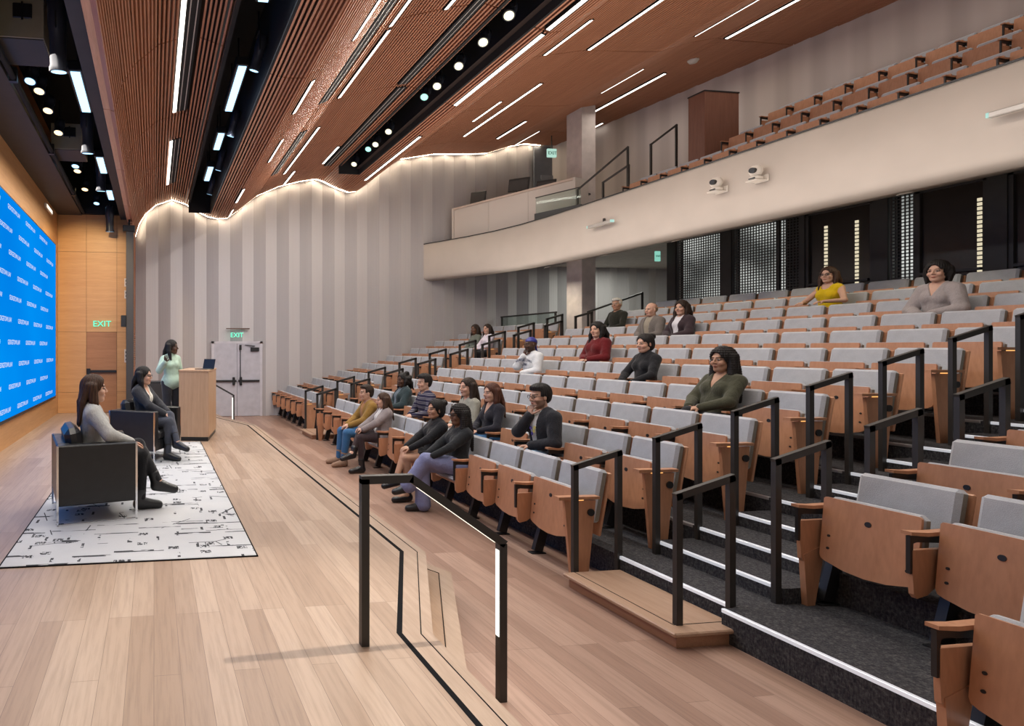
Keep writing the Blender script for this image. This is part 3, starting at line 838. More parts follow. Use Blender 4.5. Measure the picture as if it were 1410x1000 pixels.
# black proscenium column
t = thing('stage_column', 'tall black proscenium column at the stage end with a curtain track bracket', 'column', (-.56, 13.80, STG))
m = MB(); m.box((-.085, -.07, 0), (.085, .07, 4.35), 0, .01); m.build('shaft', M_gray, t)
m = MB(); m.box((-.16, -.10, 4.28), (.12, .10, 4.42), 0, .01); m.build('top_bracket', M_blk, t)
m = MB(); m.box((-.20, -.12, 2.05), (-.08, .02, 2.32), 0, .01); m.build('junction_box', M_blk, t)

# ---- led wall
t = thing('led_screen', 'large blue video wall covered with rows of small white lettering', 'screen', (-2.20, 8.9, .8))
m = MB(); m.box((-.075, -4.75, -.02), (.0, 4.65, 3.47), 0, .01); m.build('frame', M_blk, t)
scr = NT('blue screen'); e = scr.n('ShaderNodeEmission'); scr.l(scr.ramp(scr.noise(scr.pos(), .35, 2), [(.3, (.0, .215, .83)), (.7, (.0, .30, .97))]), e.inputs[0]); e.inputs[1].default_value = .95; scr.l(e.outputs[0], scr.out.inputs[0])
m = MB(); m.box((-.02, -4.68, .04), (.006, 4.58, 3.43)); m.build('display', scr.m, t)
tm = text_mesh('GEORGETOWN LAW', .1, emit('screen lettering', (.92, .96, 1), 1.), 'lettering one', .001)
nv = len(tm.vertices); co = np.zeros(nv*3, np.float32); tm.vertices.foreach_get('co', co); co = co.reshape(-1, 3)
fs = [tuple(p.vertices) for p in tm.polygons]; wdt = co[:, 0].max()-co[:, 0].min(); k = .80/wdt
m = MB(); zz = .16; r = 0
while zz < 3.4:
    yy = -4.9+(r % 2)*.62+.05*(r % 3)
    while yy < 4.6:
        vs = [(.008, -(-1)*(c[0]*k)+yy, zz+c[1]*k*1.25) for c in co if True]
        if min(v[1] for v in vs) > -4.66 and max(v[1] for v in vs) < 4.56: m.add(vs, fs)
        yy += 1.235
    zz += .345; r += 1
m.build('lettering', MATS['screen lettering'], t)
t = thing('wall_light', 'small white wall fixture above the blue video wall', 'wall light', (-2.275, 12.9, 4.9))
m = MB(); m.box((0, -.36, -.05), (.05, .36, .05), 0, .01); m.build('housing', M_white, t); m = MB(); m.box((.045, -.33, -.035), (.056, .33, .035)); m.build('lens', emit('wall light glow', (1, .9, .75), 1.3), t)

# ---- slatted wave ceiling, cut open round the recessed strip lights: (x, y0, y1, kind)
STR = [(2.60, 6.0, 7.34, 0), (2.91, 6.0, 9.83, 1), (3.22, 6.0, 7.62, 0), (3.25, 7.75, 9.94, 0), (4.0, 6.0, 7.57, 0), (4.45, 6.0, 10.0, 1), (4.51, 10.15, 14.76, 1), (2.21, 7.92, 9.04, 0), (2.35, 10.5, 11.77, 0), (2.94, 11.24, 14.1, 1),
       (3.30, 11.4, 14.54, 0), (3.60, 14.68, 15.85, 0), (4.31, 13.25, 14.5, 0), (5.48, 5.4, 7.5, 0), (5.49, 7.62, 10.05, 0), (7.28, 8.88, 10.05, 0), (8.19, 7.6, 10.05, 0), (7.82, 12.3, 13.45, 0), (8.22, 11.47, 14.58, 0),
       (9.28, 13.53, 14.75, 0), (10.58, 14.84, 15.9, 2), (5.55, 11.6, 14.8, 0), (10.09, 7.8, 9.69, 2), (11.15, 8.0, 10.05, 0), (10.34, 11.13, 12.3, 2), (11.22, 11.5, 13.6, 0), (12.0, 14.24, 14.76, 0),
       (.47, 6.0, 9.95, 3), (.45, 11.29, 14.3, 3), (2.02, 13.04, 14.24, 0), (2.05, 15.1, 15.9, 0), (6.9, 5.4, 7.4, 0), (9.3, 5.6, 7.4, 0)]
pts = []
acc = 0
for (a, za), (b, zb) in zip(CEIL, CEIL[1:]):
    L = math.hypot(b-a, zb-za); s_ = acc
    while s_ < L:
        u = s_/L; pts.append((a+(b-a)*u, za+(zb-za)*u, (b-a)/L, (zb-za)/L)); s_ += .057
    acc = s_-L
SEAM = [-.6, 2.45, 5.0, 7.55, 10.08, 12.62, 15.0, 16.02]
SLOT1, SLOT2 = (.97, 1.49), (4.80, 5.28)
m = MB(); mb = MB()
for x, z, tx, tz in pts:
    if SLOT1[0] < x < SLOT1[1] or SLOT2[0] < x < SLOT2[1]: yl = (15.55 if x < 2 else 14.55)
    else: yl = None
    nx, nz = -tz, tx
    for ya, yb in zip(SEAM, SEAM[1:]):
        if yl is not None:
            if yb < yl: continue
            ya = max(ya, yl)
        h = .0125
        c = [(x-tx*h, z-tz*h), (x+tx*h, z+tz*h), (x+tx*h+nx*.055, z+tz*h+nz*.055), (x-tx*h+nx*.055, z-tz*h+nz*.055)]
        runs = [(ya+.013, yb-.013)]
        for sx, s0, s1, dk in STR:
            lo_, hi_ = (-.175, .105) if dk == 3 else (-.105, .105) if dk == 1 else (-.053, .053)
            d_ = (x-sx)/max(abs(tx), .3)
            if lo_ < d_ < hi_:
                nr = []
                for r0, r1 in runs:
                    if s1+.03 < r0 or s0-.03 > r1: nr.append((r0, r1)); continue
                    if s0-.03 > r0: nr.append((r0, s0-.03))
                    if s1+.03 < r1: nr.append((s1+.03, r1))
                runs = nr
        for r0, r1 in runs: m.prism(c, r0, r1, 'Y')
for (a, za), (b, zb) in zip(CEIL, CEIL[1:]):
    if SLOT1[0] <= (a+b)/2 <= SLOT1[1] or SLOT2[0] <= (a+b)/2 <= SLOT2[1]: continue
    mb.add([(a, -.6, za+.13), (b, -.6, zb+.13), (b, FARY, zb+.13), (a, FARY, za+.13)], [(0, 1, 2, 3)])
struct(m.build('ceiling', M_slat)); struct(mb.build('ceiling_backing', plain('ceiling backing', (.035, .018, .012), .8)))
for nm, (a, b), yl in (('ceiling_slot_front', SLOT1, 15.55), ('ceiling_slot_rear', SLOT2, 14.55)):
    m = MB(); za, zb = ceil_z(a)-.0, ceil_z(b); zt = max(za, zb)+.75
    m.box((a-.05, -.6, za-.005), (a-.0, yl, zt)); m.box((b, -.6, zb-.005), (b+.05, yl, zt)); m.box((a-.05, -.6, zt), (b+.05, yl, zt+.05)); m.box((a-.05, yl, min(za, zb)), (b+.05, yl+.03, zt))
    struct(m.build(nm, M_void))
# cove light washing the top of the far wall
m = MB()
for (a, za), (b, zb) in zip(CEIL, CEIL[1:]):
    if b > 11.6: break
    m.add([(a, 16.05, za+.02), (b, 16.05, zb+.02), (b, 16.12, zb+.02), (a, 16.12, za+.02)], [(3, 2, 1, 0)])
o = m.build('cove_light', emit('cove glow', (1, .84, .62), 19.)); tag(o, 'warm glowing cove light following the wavy ceiling edge along the panelled wall', 'cove light')
# stage ceiling
m = MB(); m.box((-2.28, -1.2, 5.10), (-1.72, 14.3, 5.35)); struct(m.build('ceiling_stage_back', M_gray))
m = MB(); m.box((-.80, -1.2, 5.02), (-.64, 14.3, 6.8)); struct(m.build('ceiling_stage_front', M_gray))
m = MB(); m.box((-2.28, -1.2, 6.7), (-.5, 14.4, 6.8)); m.box((-1.72, 14.2, 5.12), (-.8, 14.3, 6.8)); m.box((-2.28, -1.25, 5.1), (-.5, -1.15, 6.8)); struct(m.build('ceiling_stage_void', M_void))
m = MB()
for ya, yb in zip(SEAM, SEAM[1:]): m.box((-.64, ya+.008, 4.95), (-.515, yb-.008, 5.6), 0, .004)
struct(m.build('trim_200', wood('fascia wood', (.70, .38, .22), (.82, .48, .30), 'Y', obj=False)))
t = thing('hanging_pipe', 'black rigging pipe running along the recess over the stage', 'pipe', (-1.66, 7, 5.12)); m = MB(); m.tube((0, -7, 0), (0, 7.15, 0), .035); m.build('pipe', M_void, t)
for yy in (-5, -2.4, .2, 2.8, 5.4): m = MB(); m.box((-.045, yy-.03, -.045), (.045, yy+.03, .12)); m.build('clamp', M_blk, t)

# ---- far double doors
d = thing('door_2', 'pair of grey painted doors with black push bars at the far side wall', 'door', (2.31, FARY-.06, 0)); d['kind'] = 'structure'
m = MB(); m.box((-.72, -.04, 0), (-.65, .04, 2.10)); m.box((.65, -.04, 0), (.72, .04, 2.10)); m.box((-.72, -.04, 2.04), (.72, .04, 2.10)); m.build('door_frame', plain('door frame paint', (.55, .52, .54), .5), d)
for a, b in ((-.65, -.004), (.004, .65)):
    m = MB(); m.box((a, -.03, .01), (b, .02, 2.04)); lf = m.build('door_leaf', M_greydoor, d)
    s_ = -1 if a < 0 else 1
    m = MB(); m.box((a+.02, -.085, .97), (b-.02, -.05, 1.02), 0, .005); m.box((s_*.10-.035, -.10, .88), (s_*.10+.035, -.03, 1.10), 0, .01); m.build('push_bar', M_blk, lf)
m = MB(); m.tube((.09, -.05, 1.1), (.09, -.05, 1.96), .012); m.box((.06, -.08, 1.86), (.12, -.03, 2.0)); m.build('vertical_rod', M_blk, d)
m = MB(); m.box((.38, -.09, 1.82), (.62, -.03, 1.93), 0, .01); m.bar((.50, -.07, 1.97), (.22, -.06, 2.0), .03, .02); m.build('closer', M_blk, d)
t = thing('exit_sign', 'teal EXIT sign hanging over the grey double doors', 'sign', (2.30, FARY-.10, 2.27)); add_mesh('letters', text_mesh('EXIT', .2, M_exit, 'exit text small', .008), t, (0, -.02, 0), (PI/2, 0, 0), (.9, .9, 1))
m = MB(); m.box((-.30, -.03, .17), (.36, .03, .20)); m.build('mounting_rail', plain('bronze bar', (.12, .06, .04), .5), t)
d = thing('door_3', 'grey door in a shadowed recess at the back of the balcony', 'door', (11.75, FARY-.06, 4.45)); d['kind'] = 'structure'
M_bg = plain('blue grey paint', (.20, .21, .235), .6)
m = MB(); m.box((-.42, -.03, 0), (.75, .03, 3.52)); m.build('recess_panel', M_bg, d); m = MB(); m.box((-.22, -.06, 2.55), (.7, -.02, 2.66)); m.box((-.20, -.05, 0), (.55, -.025, 2.55)); m.build('door_leaf', plain('blue grey door', (.27, .28, .31), .5), d)
t = thing('exit_sign', 'lit white and green EXIT box sign under the balcony ceiling', 'sign', (11.22, 15.2, 7.46)); m = MB(); m.box((-.14, -.03, -.12), (.14, .03, .12), 0, .01); m.build('box', emit('exit box', (.6, .95, .8), .75), t); m = MB(); m.box((-.012, -.012, .12), (.012, .012, .5)); m.build('stem', M_metal, t)
add_mesh('letters', text_mesh('EXIT', .13, plain('exit dark green', (.01, .16, .09), .5), 'exit text box', .003), t, (0, -.036, -.01), (PI/2, 0, 0))
t = thing('exit_sign', 'green EXIT sign on the lower wall edge under the balcony', 'sign', (11.80, 12.30, 4.08)); m = MB(); m.box((-.07, -.02, -.12), (.07, .02, .12), 0, .01); m.build('box', emit('exit box green', (.35, .85, .68), .7), t)
add_mesh('letters', text_mesh('EXIT', .06, plain('exit dark', (.01, .2, .12), .5), 'exit text tiny', .003), t, (0, -.026, 0), (PI/2, 0, 0))
# ---- balcony
curve = [(7.80, 16.25), (8.15, 15.6), (8.5, 14.9), (8.8, 14.1), (8.98, 13.3), (9.06, 12.4), (9.08, 11.4), (9.08, 8), (9.08, -1.2)]
sec = [(.26, 4.95), (0, 4.95), (-.003, 4.02), (.006, 3.975), (.03, 3.935), (.075, 3.905), (.30, 3.885), (2.95, 4.39), (2.95, 4.45), (.26, 4.45)]
m = MB(); n = len(sec)
for i, (x, y) in enumerate(curve):
    for u, z in sec: m.v.append((x+u, y, z))
for i in range(len(curve)-1):
    for j in range(n):
        k = (j+1) % n; m.f.append((i*n+j, i*n+k, (i+1)*n+k, (i+1)*n+j)); m.m.append(0); m.sm.append(j in (1, 2, 3, 4, 5))
struct(m.build('balcony_front', plain('balcony plaster', (.485, .42, .365), .75, var=.04, scale=2)))
m = MB()
for (xa, ya), (xb, yb) in zip(curve, curve[1:]): m.prism([(xa-.01, ya), (xb-.01, yb), (xb+.27, yb), (xa+.27, ya)], 4.95, 4.972, 'Z')
struct(m.build('trim_201', M_blk))
BX = lambda j: 10.0+.86*j
BZ = lambda j: 4.79+.52*j
m = MB()
for j in range(3): m.box((9.3 if j == 0 else BX(j)-.1, -1.2, 4.45), (14.2, 11.6, BZ(j)))
m.prism([(9.25, 11.6), (9.2, 13.0), (9.0, 14.1), (8.7, 14.9), (8.1, FARY), (14, FARY), (14, 11.6)], 4.45, 4.55, 'Z'); struct(m.build('floor_balcony', M_carpet))
m = MB(); m.box((11.95, 11.9, 4.38), (16.3, FARY, 4.44)); struct(m.build('ceiling_lobby', M_white))
# control booth
t = thing('control_booth', 'long cream panelled control booth desk behind the balcony parapet', 'booth', (9.24, 14.2, 4.55))
a = Vector((8.61, 15.8, 0)); b = Vector((9.87, 12.6, 0)); dr = (b-a).normalized(); ang = math.atan2(dr.y, dr.x); t.rotation_euler.z = ang; L = (b-a).length/2
for i in range(3):
    m = MB(); m.box((-L+i*L*2/3+.004, -.02, 0), (-L+(i+1)*L*2/3-.004, .02, 1.34)); m.build('front_panel', M_cream, t)
m = MB(); m.box((-L-.02, -.04, 1.34), (L+.02, .14, 1.40), 0, .008); m.build('top_rail', plain('booth cap', (.58, .46, .38), .6), t)
m = MB(); m.box((L, -.04, 0), (L+.06, .5, 1.40)); m.build('end_panel', M_cream, t); m = MB(); m.box((-L-.06, -.04, 0), (-L, .5, 1.40)); m.build('end_panel', M_cream, t)
m = MB(); m.box((-L, .1, 1.08), (L, .7, 1.12)); m.build('worktop', M_blk, t)
for u, lb, w_, zz in ((-1.0, 'leftmost dark monitor on the balcony control booth', .50, 1.64), (.0, 'middle and largest dark monitor on the balcony control booth', .60, 1.70), (.62, 'low dark monitor at the right end of the control booth', .52, 1.46)):
    p = a+dr*(L+u*1.25); q = thing('monitor', lb, 'monitor', (p.x-dr.y*.34, p.y+dr.x*.34, 5.672), ang, 'monitors on the control booth')
    m = MB(); m.box((-w_/2, -.02, zz-1.30), (w_/2, .02, zz-1.30+.34), 0, .01, Matrix.Rotation(.12, 4, 'Y')); m.build('display', M_blk, q)
    m = MB(); m.box((-w_/2+.03, -.024, zz-1.29), (w_/2-.03, -.02, zz-1.01), 0, 0, Matrix.Rotation(.12, 4, 'Y')); m.build('rear_cover', M_gray, q)
    m = MB(); m.tube((0, 0, 0), (0, 0, zz-1.25), .025); m.box((-.12, -.09, 0), (.12, .09, .015)); m.build('stand', M_blk, q)
# column
t = thing('support_column', 'square cream column rising past the balcony to the wood ceiling', 'column', (10.79, 13.52, 1.9)); m = MB(); m.box((-.19, -.27, 0), (.19, .27, 6.13), 0, .006); m.build('shaft', plain('column paint', (.62, .54, .50), .7), t)
m = MB(); m.box((-.195, -.275, 0), (.195, .275, .10)); m.build('base', M_cream, t)
# things on the balcony face
for yy, lb in ((8.24, 'left white dome camera on the cream balcony face'), (7.62, 'right white dome camera on the cream balcony face')):
    t = thing('camera', lb, 'camera', (9.07, yy, 4.50), 0, 'cameras on the balcony face')
    m = MB(); m.box((-.02, -.10, -.10), (.0, .10, .0)); m.box((-.20, -.085, -.09), (-.01, .085, -.075), 0, .005); m.build('bracket', M_white, t)
    m = MB(); m.lathe([(.02, -.07), (.085, -.07), (.085, -.03), (.05, -.01)], c=(-.11, 0, 0)); m.build('base', M_white, t)
    m = MB(); m.lathe([(.01, -.02), (.06, 0), (.085, .05), (.08, .10), (.05, .14), (.01, .15)], c=(-.11, 0, 0)); hd = m.build('head', M_white, t)
    m = MB(); m.tube((-.16, -.02, .065), (-.22, -.03, .06), .042); m.build('lens', M_blk, hd)
    m = MB(); m.box((-.205, -.06, -.065), (-.195, .03, -.045)); m.build('status_strip', M_blk, t)
for ya, lb in ((10.7, 'short grey light bar on the balcony face near the column'), (4.72, 'long grey light bar at the right end of the balcony face')):
    L = .32 if ya > 8 else .45; t = thing('light_bar', lb, 'light', (9.07, ya, 4.42))
    m = MB(); m.box((-.14, -L, -.03), (-.07, L, .03), 0, .008); m.build('housing', plain('grey aluminium', (.42, .39, .36), .4, .5), t)
    m = MB(); m.box((-.07, -.03, -.01), (.0, .03, .01)); m.box((-.03, -.02, .03), (.0, .02, .12)); m.build('arm', M_gray, t)
    m = MB(); m.box((-.142, -L-.004, -.026), (-.068, -L+.02, .026)); m.box((-.142, L-.02, -.026), (-.068, L+.004, .026)); m.build('end_lens', emit('bar end', (.6, .95, .85), .8), t)
t = thing('booth_box', 'tall reddish wood cabinet with black top among the balcony seats', 'cabinet', (11.05, 10.2, BZ(0))); m = MB(); m.box((-.38, -.15, 0), (.38, .2, 2.14)); m.build('body', wood('reddish veneer', (.17, .07, .045), (.23, .10, .065), 'Z'), t); m = MB(); m.box((-.39, -.16, 2.14), (.39, .21, 2.165)); m.build('top', M_blk, t)
M_glass = NT('guard glass'); gb = M_glass.n('ShaderNodeBsdfGlass'); gb.inputs['Roughness'].default_value = .02; gb.inputs['Color'].default_value = (.88, .93, .91, 1)
tr = M_glass.n('ShaderNodeBsdfTransparent'); tr.inputs[0].default_value = (.86, .92, .90, 1); mx = M_glass.n('ShaderNodeMixShader'); mx.inputs[0].default_value = .14; M_glass.l(tr.outputs[0], mx.inputs[1]); M_glass.l(gb.outputs[0], mx.inputs[2]); M_glass.l(mx.outputs[0], M_glass.out.inputs[0]); M_glass = M_glass.m
t = thing('glass_guard', 'low glass guard panel with black base in front of the control booth', 'guard', (9.36, 12.6, 4.55)); t.rotation_euler.z = ang
m = MB(); m.box((-.45, -.008, .35), (.62, .008, 1.0)); m.build('glass', M_glass, t); m = MB(); m.box((-.47, -.03, .3), (.64, .03, .62)); m.build('base_rail', M_blk, t)
m = MB(); m.box((-.46, -.012, 1.0), (.63, .012, 1.02)); m.build('top_rail', M_metal, t)
def rail_thing(label, p0, p1, b0, b1, group, w=.045, xs=()):
    """two posts and a sloping top bar"""
    t = thing('handrail', label, 'handrail', (p0[0], p0[1], b0), 0, group)
    O = Vector((p0[0], p0[1], b0)); q0 = Vector(p0)-O; q1 = Vector(p1)-O
    m = MB(); m.box((-w/2, -w*.35, 0), (w/2, w*.35, q0.z)); m.build('post', M_metal, t)
    m = MB(); m.box((q1.x-w/2, q1.y-w*.35, b1-b0), (q1.x+w/2, q1.y+w*.35, q1.z)); m.build('post', M_metal, t)
    m = MB(); e = (q1-q0).normalized()*w*.5; m.bar(q0-e-Vector((0, 0, w/2-.005)), q1+e-Vector((0, 0, w/2-.005)), w*.7, w); m.build('rail', M_metal, t)
    return t
g = 'black handrails on the balcony'
rail_thing('long sloping black handrail on the balcony beside the control booth', (9.62, 12.15, 5.55), (10.35, 11.55, 6.35), 4.55, 4.55, g, .04)
rail_thing('short black handrail frame on the balcony in front of the long one', (9.75, 11.55, 5.55), (10.1, 11.25, 5.85), 4.55, 4.55, g, .04)
rail_thing('tall black handrail on the balcony beside the first seats', (10.35, 10.95, 6.2), (10.75, 10.75, 6.55), 4.55, 4.55, g, .04)
# ---- rear glazing: dark frames, woven metal screens lit from the lobby
def mesh_screen(label, ya, yb, lit, fine=.055):
    t = thing('metal_screen', label, 'screen panel', (11.9, (ya+yb)/2, 2.06), 0, 'woven screens of the rear wall')
    w = (ya-yb)/2 if ya > yb else (yb-ya)/2
    m = MB(); m.box((-.02, -w, 0), (.03, -w+.03, 2.33)); m.box((-.02, w-.03, 0), (.03, w, 2.33)); m.box((-.02, -w, 2.29), (.03, w, 2.33)); m.box((-.02, -w, 0), (.03, w, .04)); m.build('frame', M_metal, t)
    m = MB(); y = -w+.03
    while y < w-.02: m.box((-.004, y-.009, .04), (.004, y+.009, 2.29)); y += fine
    z = .04
    while z < 2.29: m.box((-.006, -w+.03, z-.009), (.002, w-.03, z+.009)); z += fine
    m.build('mesh', M_metal, t)
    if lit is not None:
        m = MB(); m.box((.16, -w+.02, .02), (.18, w-.02, 2.31)); m.build('lobby_backdrop', lit, t)  # backdrop plane; where bright, its emission stands in for the lit lobby
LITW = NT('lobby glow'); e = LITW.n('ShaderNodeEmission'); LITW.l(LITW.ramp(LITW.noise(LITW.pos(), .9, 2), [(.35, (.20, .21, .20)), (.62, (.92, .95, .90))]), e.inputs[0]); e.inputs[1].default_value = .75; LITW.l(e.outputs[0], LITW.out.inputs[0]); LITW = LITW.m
LITA = emit('lobby strip', (1, .88, .62), .75); DARK = plain('dark lobby glass', (.022, .016, .013), .25)
def post(ya, yb, i):
    m = MB(); m.box((11.86, min(ya, yb), 2.0), (11.98, max(ya, yb), 4.42)); struct(m.build('trim_%d' % (210+i), M_metal))
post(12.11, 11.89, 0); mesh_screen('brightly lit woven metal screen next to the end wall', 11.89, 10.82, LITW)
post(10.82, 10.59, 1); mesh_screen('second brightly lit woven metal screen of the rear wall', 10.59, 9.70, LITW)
mesh_screen('narrow dark woven screen right of the bright ones', 9.70, 9.30, DARK); post(9.30, 9.22, 2)
def dark_door(label, ya, yb, strips):
    t = thing('glazed_door', label, 'door', (11.9, (ya+yb)/2, 2.06), 0, 'dark doors of the rear wall'); w = (ya-yb)/2
    m = MB(); m.box((.02, -w, 0), (.05, w, 2.33)); m.build('glass', DARK, t)
    m = MB(); m.box((-.02, -w, 0), (.03, -w+.05, 2.33)); m.box((-.02, w-.05, 0), (.03, w, 2.33)); m.box((-.02, -w, 2.27), (.03, w, 2.33)); m.box((-.05, -w+.06, .98), (-.01, w-.06, 1.02)); m.build('frame', M_metal, t)
    for s_ in strips:
        m = MB(); z = .1
        while z < 2.0: m.box((.0, s_-.022, z), (.018, s_+.022, z+.045)); z += .065
        m.build('light_slot', LITA, t)
dark_door('dark rear door behind the woman in yellow', 9.22, 8.20, (.20, -.26)); post(8.20, 8.0, 3)
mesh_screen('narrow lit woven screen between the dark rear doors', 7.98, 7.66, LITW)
dark_door('dark rear door right of the narrow lit screen', 7.66, 6.86, (-.30,)); post(6.86, 6.66, 4); dark_door('dark rear door at the right edge', 6.66, 5.5, ()); post(5.5, 5.3, 5)
m = MB(); m.box((12.2, -1.2, 2.0), (12.3, 12.1, 4.5)); struct(m.build('wall_rear_lower', M_void))
# ---- recessed lights
n_ = 0
for (x, y), lb in zip([(10.0, 13.7), (10.2, 12.0), (10.3, 10.3), (10.3, 8.6), (10.3, 6.75)], ['farthest', 'second farthest', 'middle', 'second nearest', 'nearest']):
    z = 3.86+(x-9.08-.30)*.2
    t = thing('downlight', lb+' round downlight in the soffit under the balcony', 'downlight', (x, y, z), 0, 'downlights under the balcony'); t.rotation_euler.y = -.197
    m = MB(); m.lathe([(.05, .02), (.085, .0), (.085, -.008), (.06, -.008)], 18); m.build('trim_ring', M_white, t); m = MB(); m.lathe([(.01, -.006), (.058, -.006), (.058, -.004)], 16); m.build('lens', emit('downlight glow', (1, .9, .7), 2.5), t)
# ceiling strips: (x, y0, y1, dark?)
def nth(n): return ['first', 'second', 'third', 'fourth', 'fifth', 'sixth', 'seventh', 'eighth', 'ninth', 'tenth', 'eleventh', 'twelfth', 'thirteenth', 'fourteenth', 'fifteenth', 'sixteenth', 'seventeenth', 'eighteenth'][n]
WAVE = lambda x: 'first ceiling wave' if x < 1.6 else 'second ceiling wave' if x < 5.4 else 'third ceiling wave' if x < 9.6 else 'rear ceiling slope'
cnt = {}
for x, y0, y1, dk in sorted(STR, key=lambda s: (WAVE(s[0]), s[2])):
    wv = WAVE(x); c = cnt[wv] = cnt.get(wv, 0)+1
    z = ceil_z(x); sl = math.atan2(ceil_z(x+.03)-ceil_z(x-.03), .06)
    t = thing('strip_light', ('dark double slot' if dk == 1 else 'thin' if dk == 2 else 'long' if y1-y0 > 1.8 else 'short')+' ceiling strip light, %s in from the camera on the %s' % (nth(c-1), wv), 'strip light', (x, (y0+y1)/2, z), 0, 'strip lights in the slatted ceiling'); t.rotation_euler.y = -sl
    L = (y1-y0)/2; w = .011 if dk == 2 else .026
    m = MB()
    if dk in (1, 3):
        m.box((-.09, -L, -.008), (.09, L, .05)); m.build('slot_body', M_void, t)
        m = MB(); m.box((-.05, -L, -.012), (-.036, L, -.006)); m.box((.036, -L, -.012), (.05, L, -.006)); m.build('slot_edge', plain('slot edge', (.5, .47, .44), .4), t)
        if dk == 3: m = MB(); m.box((-.16, -L, -.014), (-.10, L, -.006)); m.build('lens', M_strip, t)
    else:
        m.box((-w-.012, -L-.02, -.006), (w+.012, L+.02, .05)); m.build('housing', M_void, t)
        m = MB(); m.box((-w, -L, -.010), (w, L, -.004)); m.build('lens', M_strip, t)
t = thing('smoke_detector', 'round white smoke detector on the wood ceiling near the column', 'smoke detector', (11.3, 10.9, ceil_z(11.3))); m = MB(); m.lathe([(.03, -.06), (.07, -.05), (.09, -.02), (.10, 0)]); m.build('cover', M_white, t); m = MB(); m.lathe([(.10, -.01), (.105, 0), (.105, .01)]); m.build('base', M_cream, t)
# ---- theatre fixtures
def led_bar(label, x, y0, y1, z, mat=None):
    t = thing('led_bar', label, 'stage light', (x, (y0+y1)/2, z), 0, 'bright led bars over the stage'); L = (y1-y0)/2
    m = MB(); m.box((-.085, -L-.03, .02), (.085, L+.03, .14), 0, .01); m.build('housing', M_blk, t); m = MB(); m.box((-.055, -L, .008), (.055, L, .022)); m.build('lens', mat or M_cool, t)
    
    for q_ in (-.5, .5): m = MB(); m.tube((0, L*q_, .14), (0, L*q_, .6), .012); m.build('hanger', M_blk, t)
def spot(label, x, y, z, aim, L=.55, r=.085, mat=None, group='theatre spotlights', yoke=True, kind='spotlight'):
    t = thing('spotlight', label, kind, (x, y, z), 0, group)
    a = Vector(aim).normalized(); q = Vector((0, 0, -1)).rotation_difference(a).to_matrix().to_4x4()
    M_tube = MATS.get('spot body') or plain('spot body', (.035, .04, .055), .35, .2)
    m = MB(); m.lathe([(r*.6, L*.5), (r*.95, L*.42), (r, L*.1), (r*.86, 0), (r*.86, -L*.42), (r*.98, -L*.45), (r*.98, -L*.5)], 18, 0, (0, 0, 0), q); m.build('barrel', M_tube, t)
    m = MB(); m.lathe([(.004, -L*.5-.003), (r*.78, -L*.5-.003), (r*.78, -L*.5)], 16, 0, (0, 0, 0), q); m.build('lens', mat or M_cool, t)
    if yoke:
        m = MB(); m.bar((0, -r-.02, 0), (0, -r-.02, L*.55+.006), .03, .012); m.bar((0, r+.02, 0), (0, r+.02, L*.55+.006), .03, .012); m.bar((0, -r-.03, L*.55), (0, r+.03, L*.55), .03, .012); m.tube((0, 0, L*.55), (0, 0, L*.55+.3), .014); m.build('yoke', M_blk, t)
o_ = ['nearest', 'second', 'third', 'fourth', 'farthest']
for (y0, y1), l_ in zip([(6.87, 8.0), (9.9, 10.75), (11.95, 12.65)], ['nearest', 'middle', 'farthest']): led_bar(l_+' bright cool led bar in the recess over the stage', -.90, y0, y1, 5.07)
for y, L, l_ in ((6.45, .78, 'largest near'), (9.25, .70, 'second'), (11.6, .62, 'third'), (13.9, .60, 'farthest')):
    spot(l_+' black profile spotlight hanging in the recess over the stage', -1.03, y, 5.30 if y < 13 else 4.95, (.0, .22, -1), L, .105)
for x, y, l_, mt in ((-1.56, 7.72, 'nearest cool', M_cool), (-1.5, 8.0, 'nearest warm', M_warm), (-1.50, 8.64, 'second warm', M_warm), (-1.49, 9.5, 'third warm', M_warm), (-1.45, 11.2, 'second cool', M_cool), (-1.45, 11.5, 'fourth warm', M_warm), (-1.46, 12.8, 'farthest warm', M_warm), (-1.33, 14.0, 'farthest cool', M_cool)):
    spot(l_+' small flood lamp glowing in the recess above the video wall', x, y, 5.42, (-.1, -.25, -1), .22, .085, mt, 'flood lamps over the stage')
for y, l_ in ((6.45, 'nearer'), (9.95, 'farther')):
    t = thing('loudspeaker', l_+' dark grey loudspeaker box hung in the recess over the stage', 'speaker', (-1.43, y, 5.22), 0, 'speakers over the stage'); mS = plain('speaker grey with painted glow', (.30, .27, .19), .5)  # cabinet grey brightened and warmed to paint in the lamp glow
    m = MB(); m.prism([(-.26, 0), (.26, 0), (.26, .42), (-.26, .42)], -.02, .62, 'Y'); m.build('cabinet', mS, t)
    m = MB(); m.box((-.25, -.0, -.012), (.25, .60, .0)); m.build('grille', M_gray, t)
    m = MB(); m.box((-.06, -.035, .20), (.14, -.018, .36), 0, .01); m.box((.03, -.045, .18), (.05, -.03, .37)); m.build('handle_recess', M_blk, t)
for (y0, y1), l_ in zip([(5.9, 6.35), (7.85, 9.35), (10.35, 11.2), (12.3, 13.3)], ['nearest', 'second', 'third', 'farthest']): led_bar(l_+' cool led bar in the first ceiling slot', 1.20, y0, y1, 5.74)
for y, l_ in ((7.55, 'nearest'), (9.95, 'second'), (11.9, 'third'), (13.8, 'farthest')): spot(l_+' black spotlight in the first ceiling slot', 1.37, y, 5.80, (-.25, .3, -1), .45, .075)
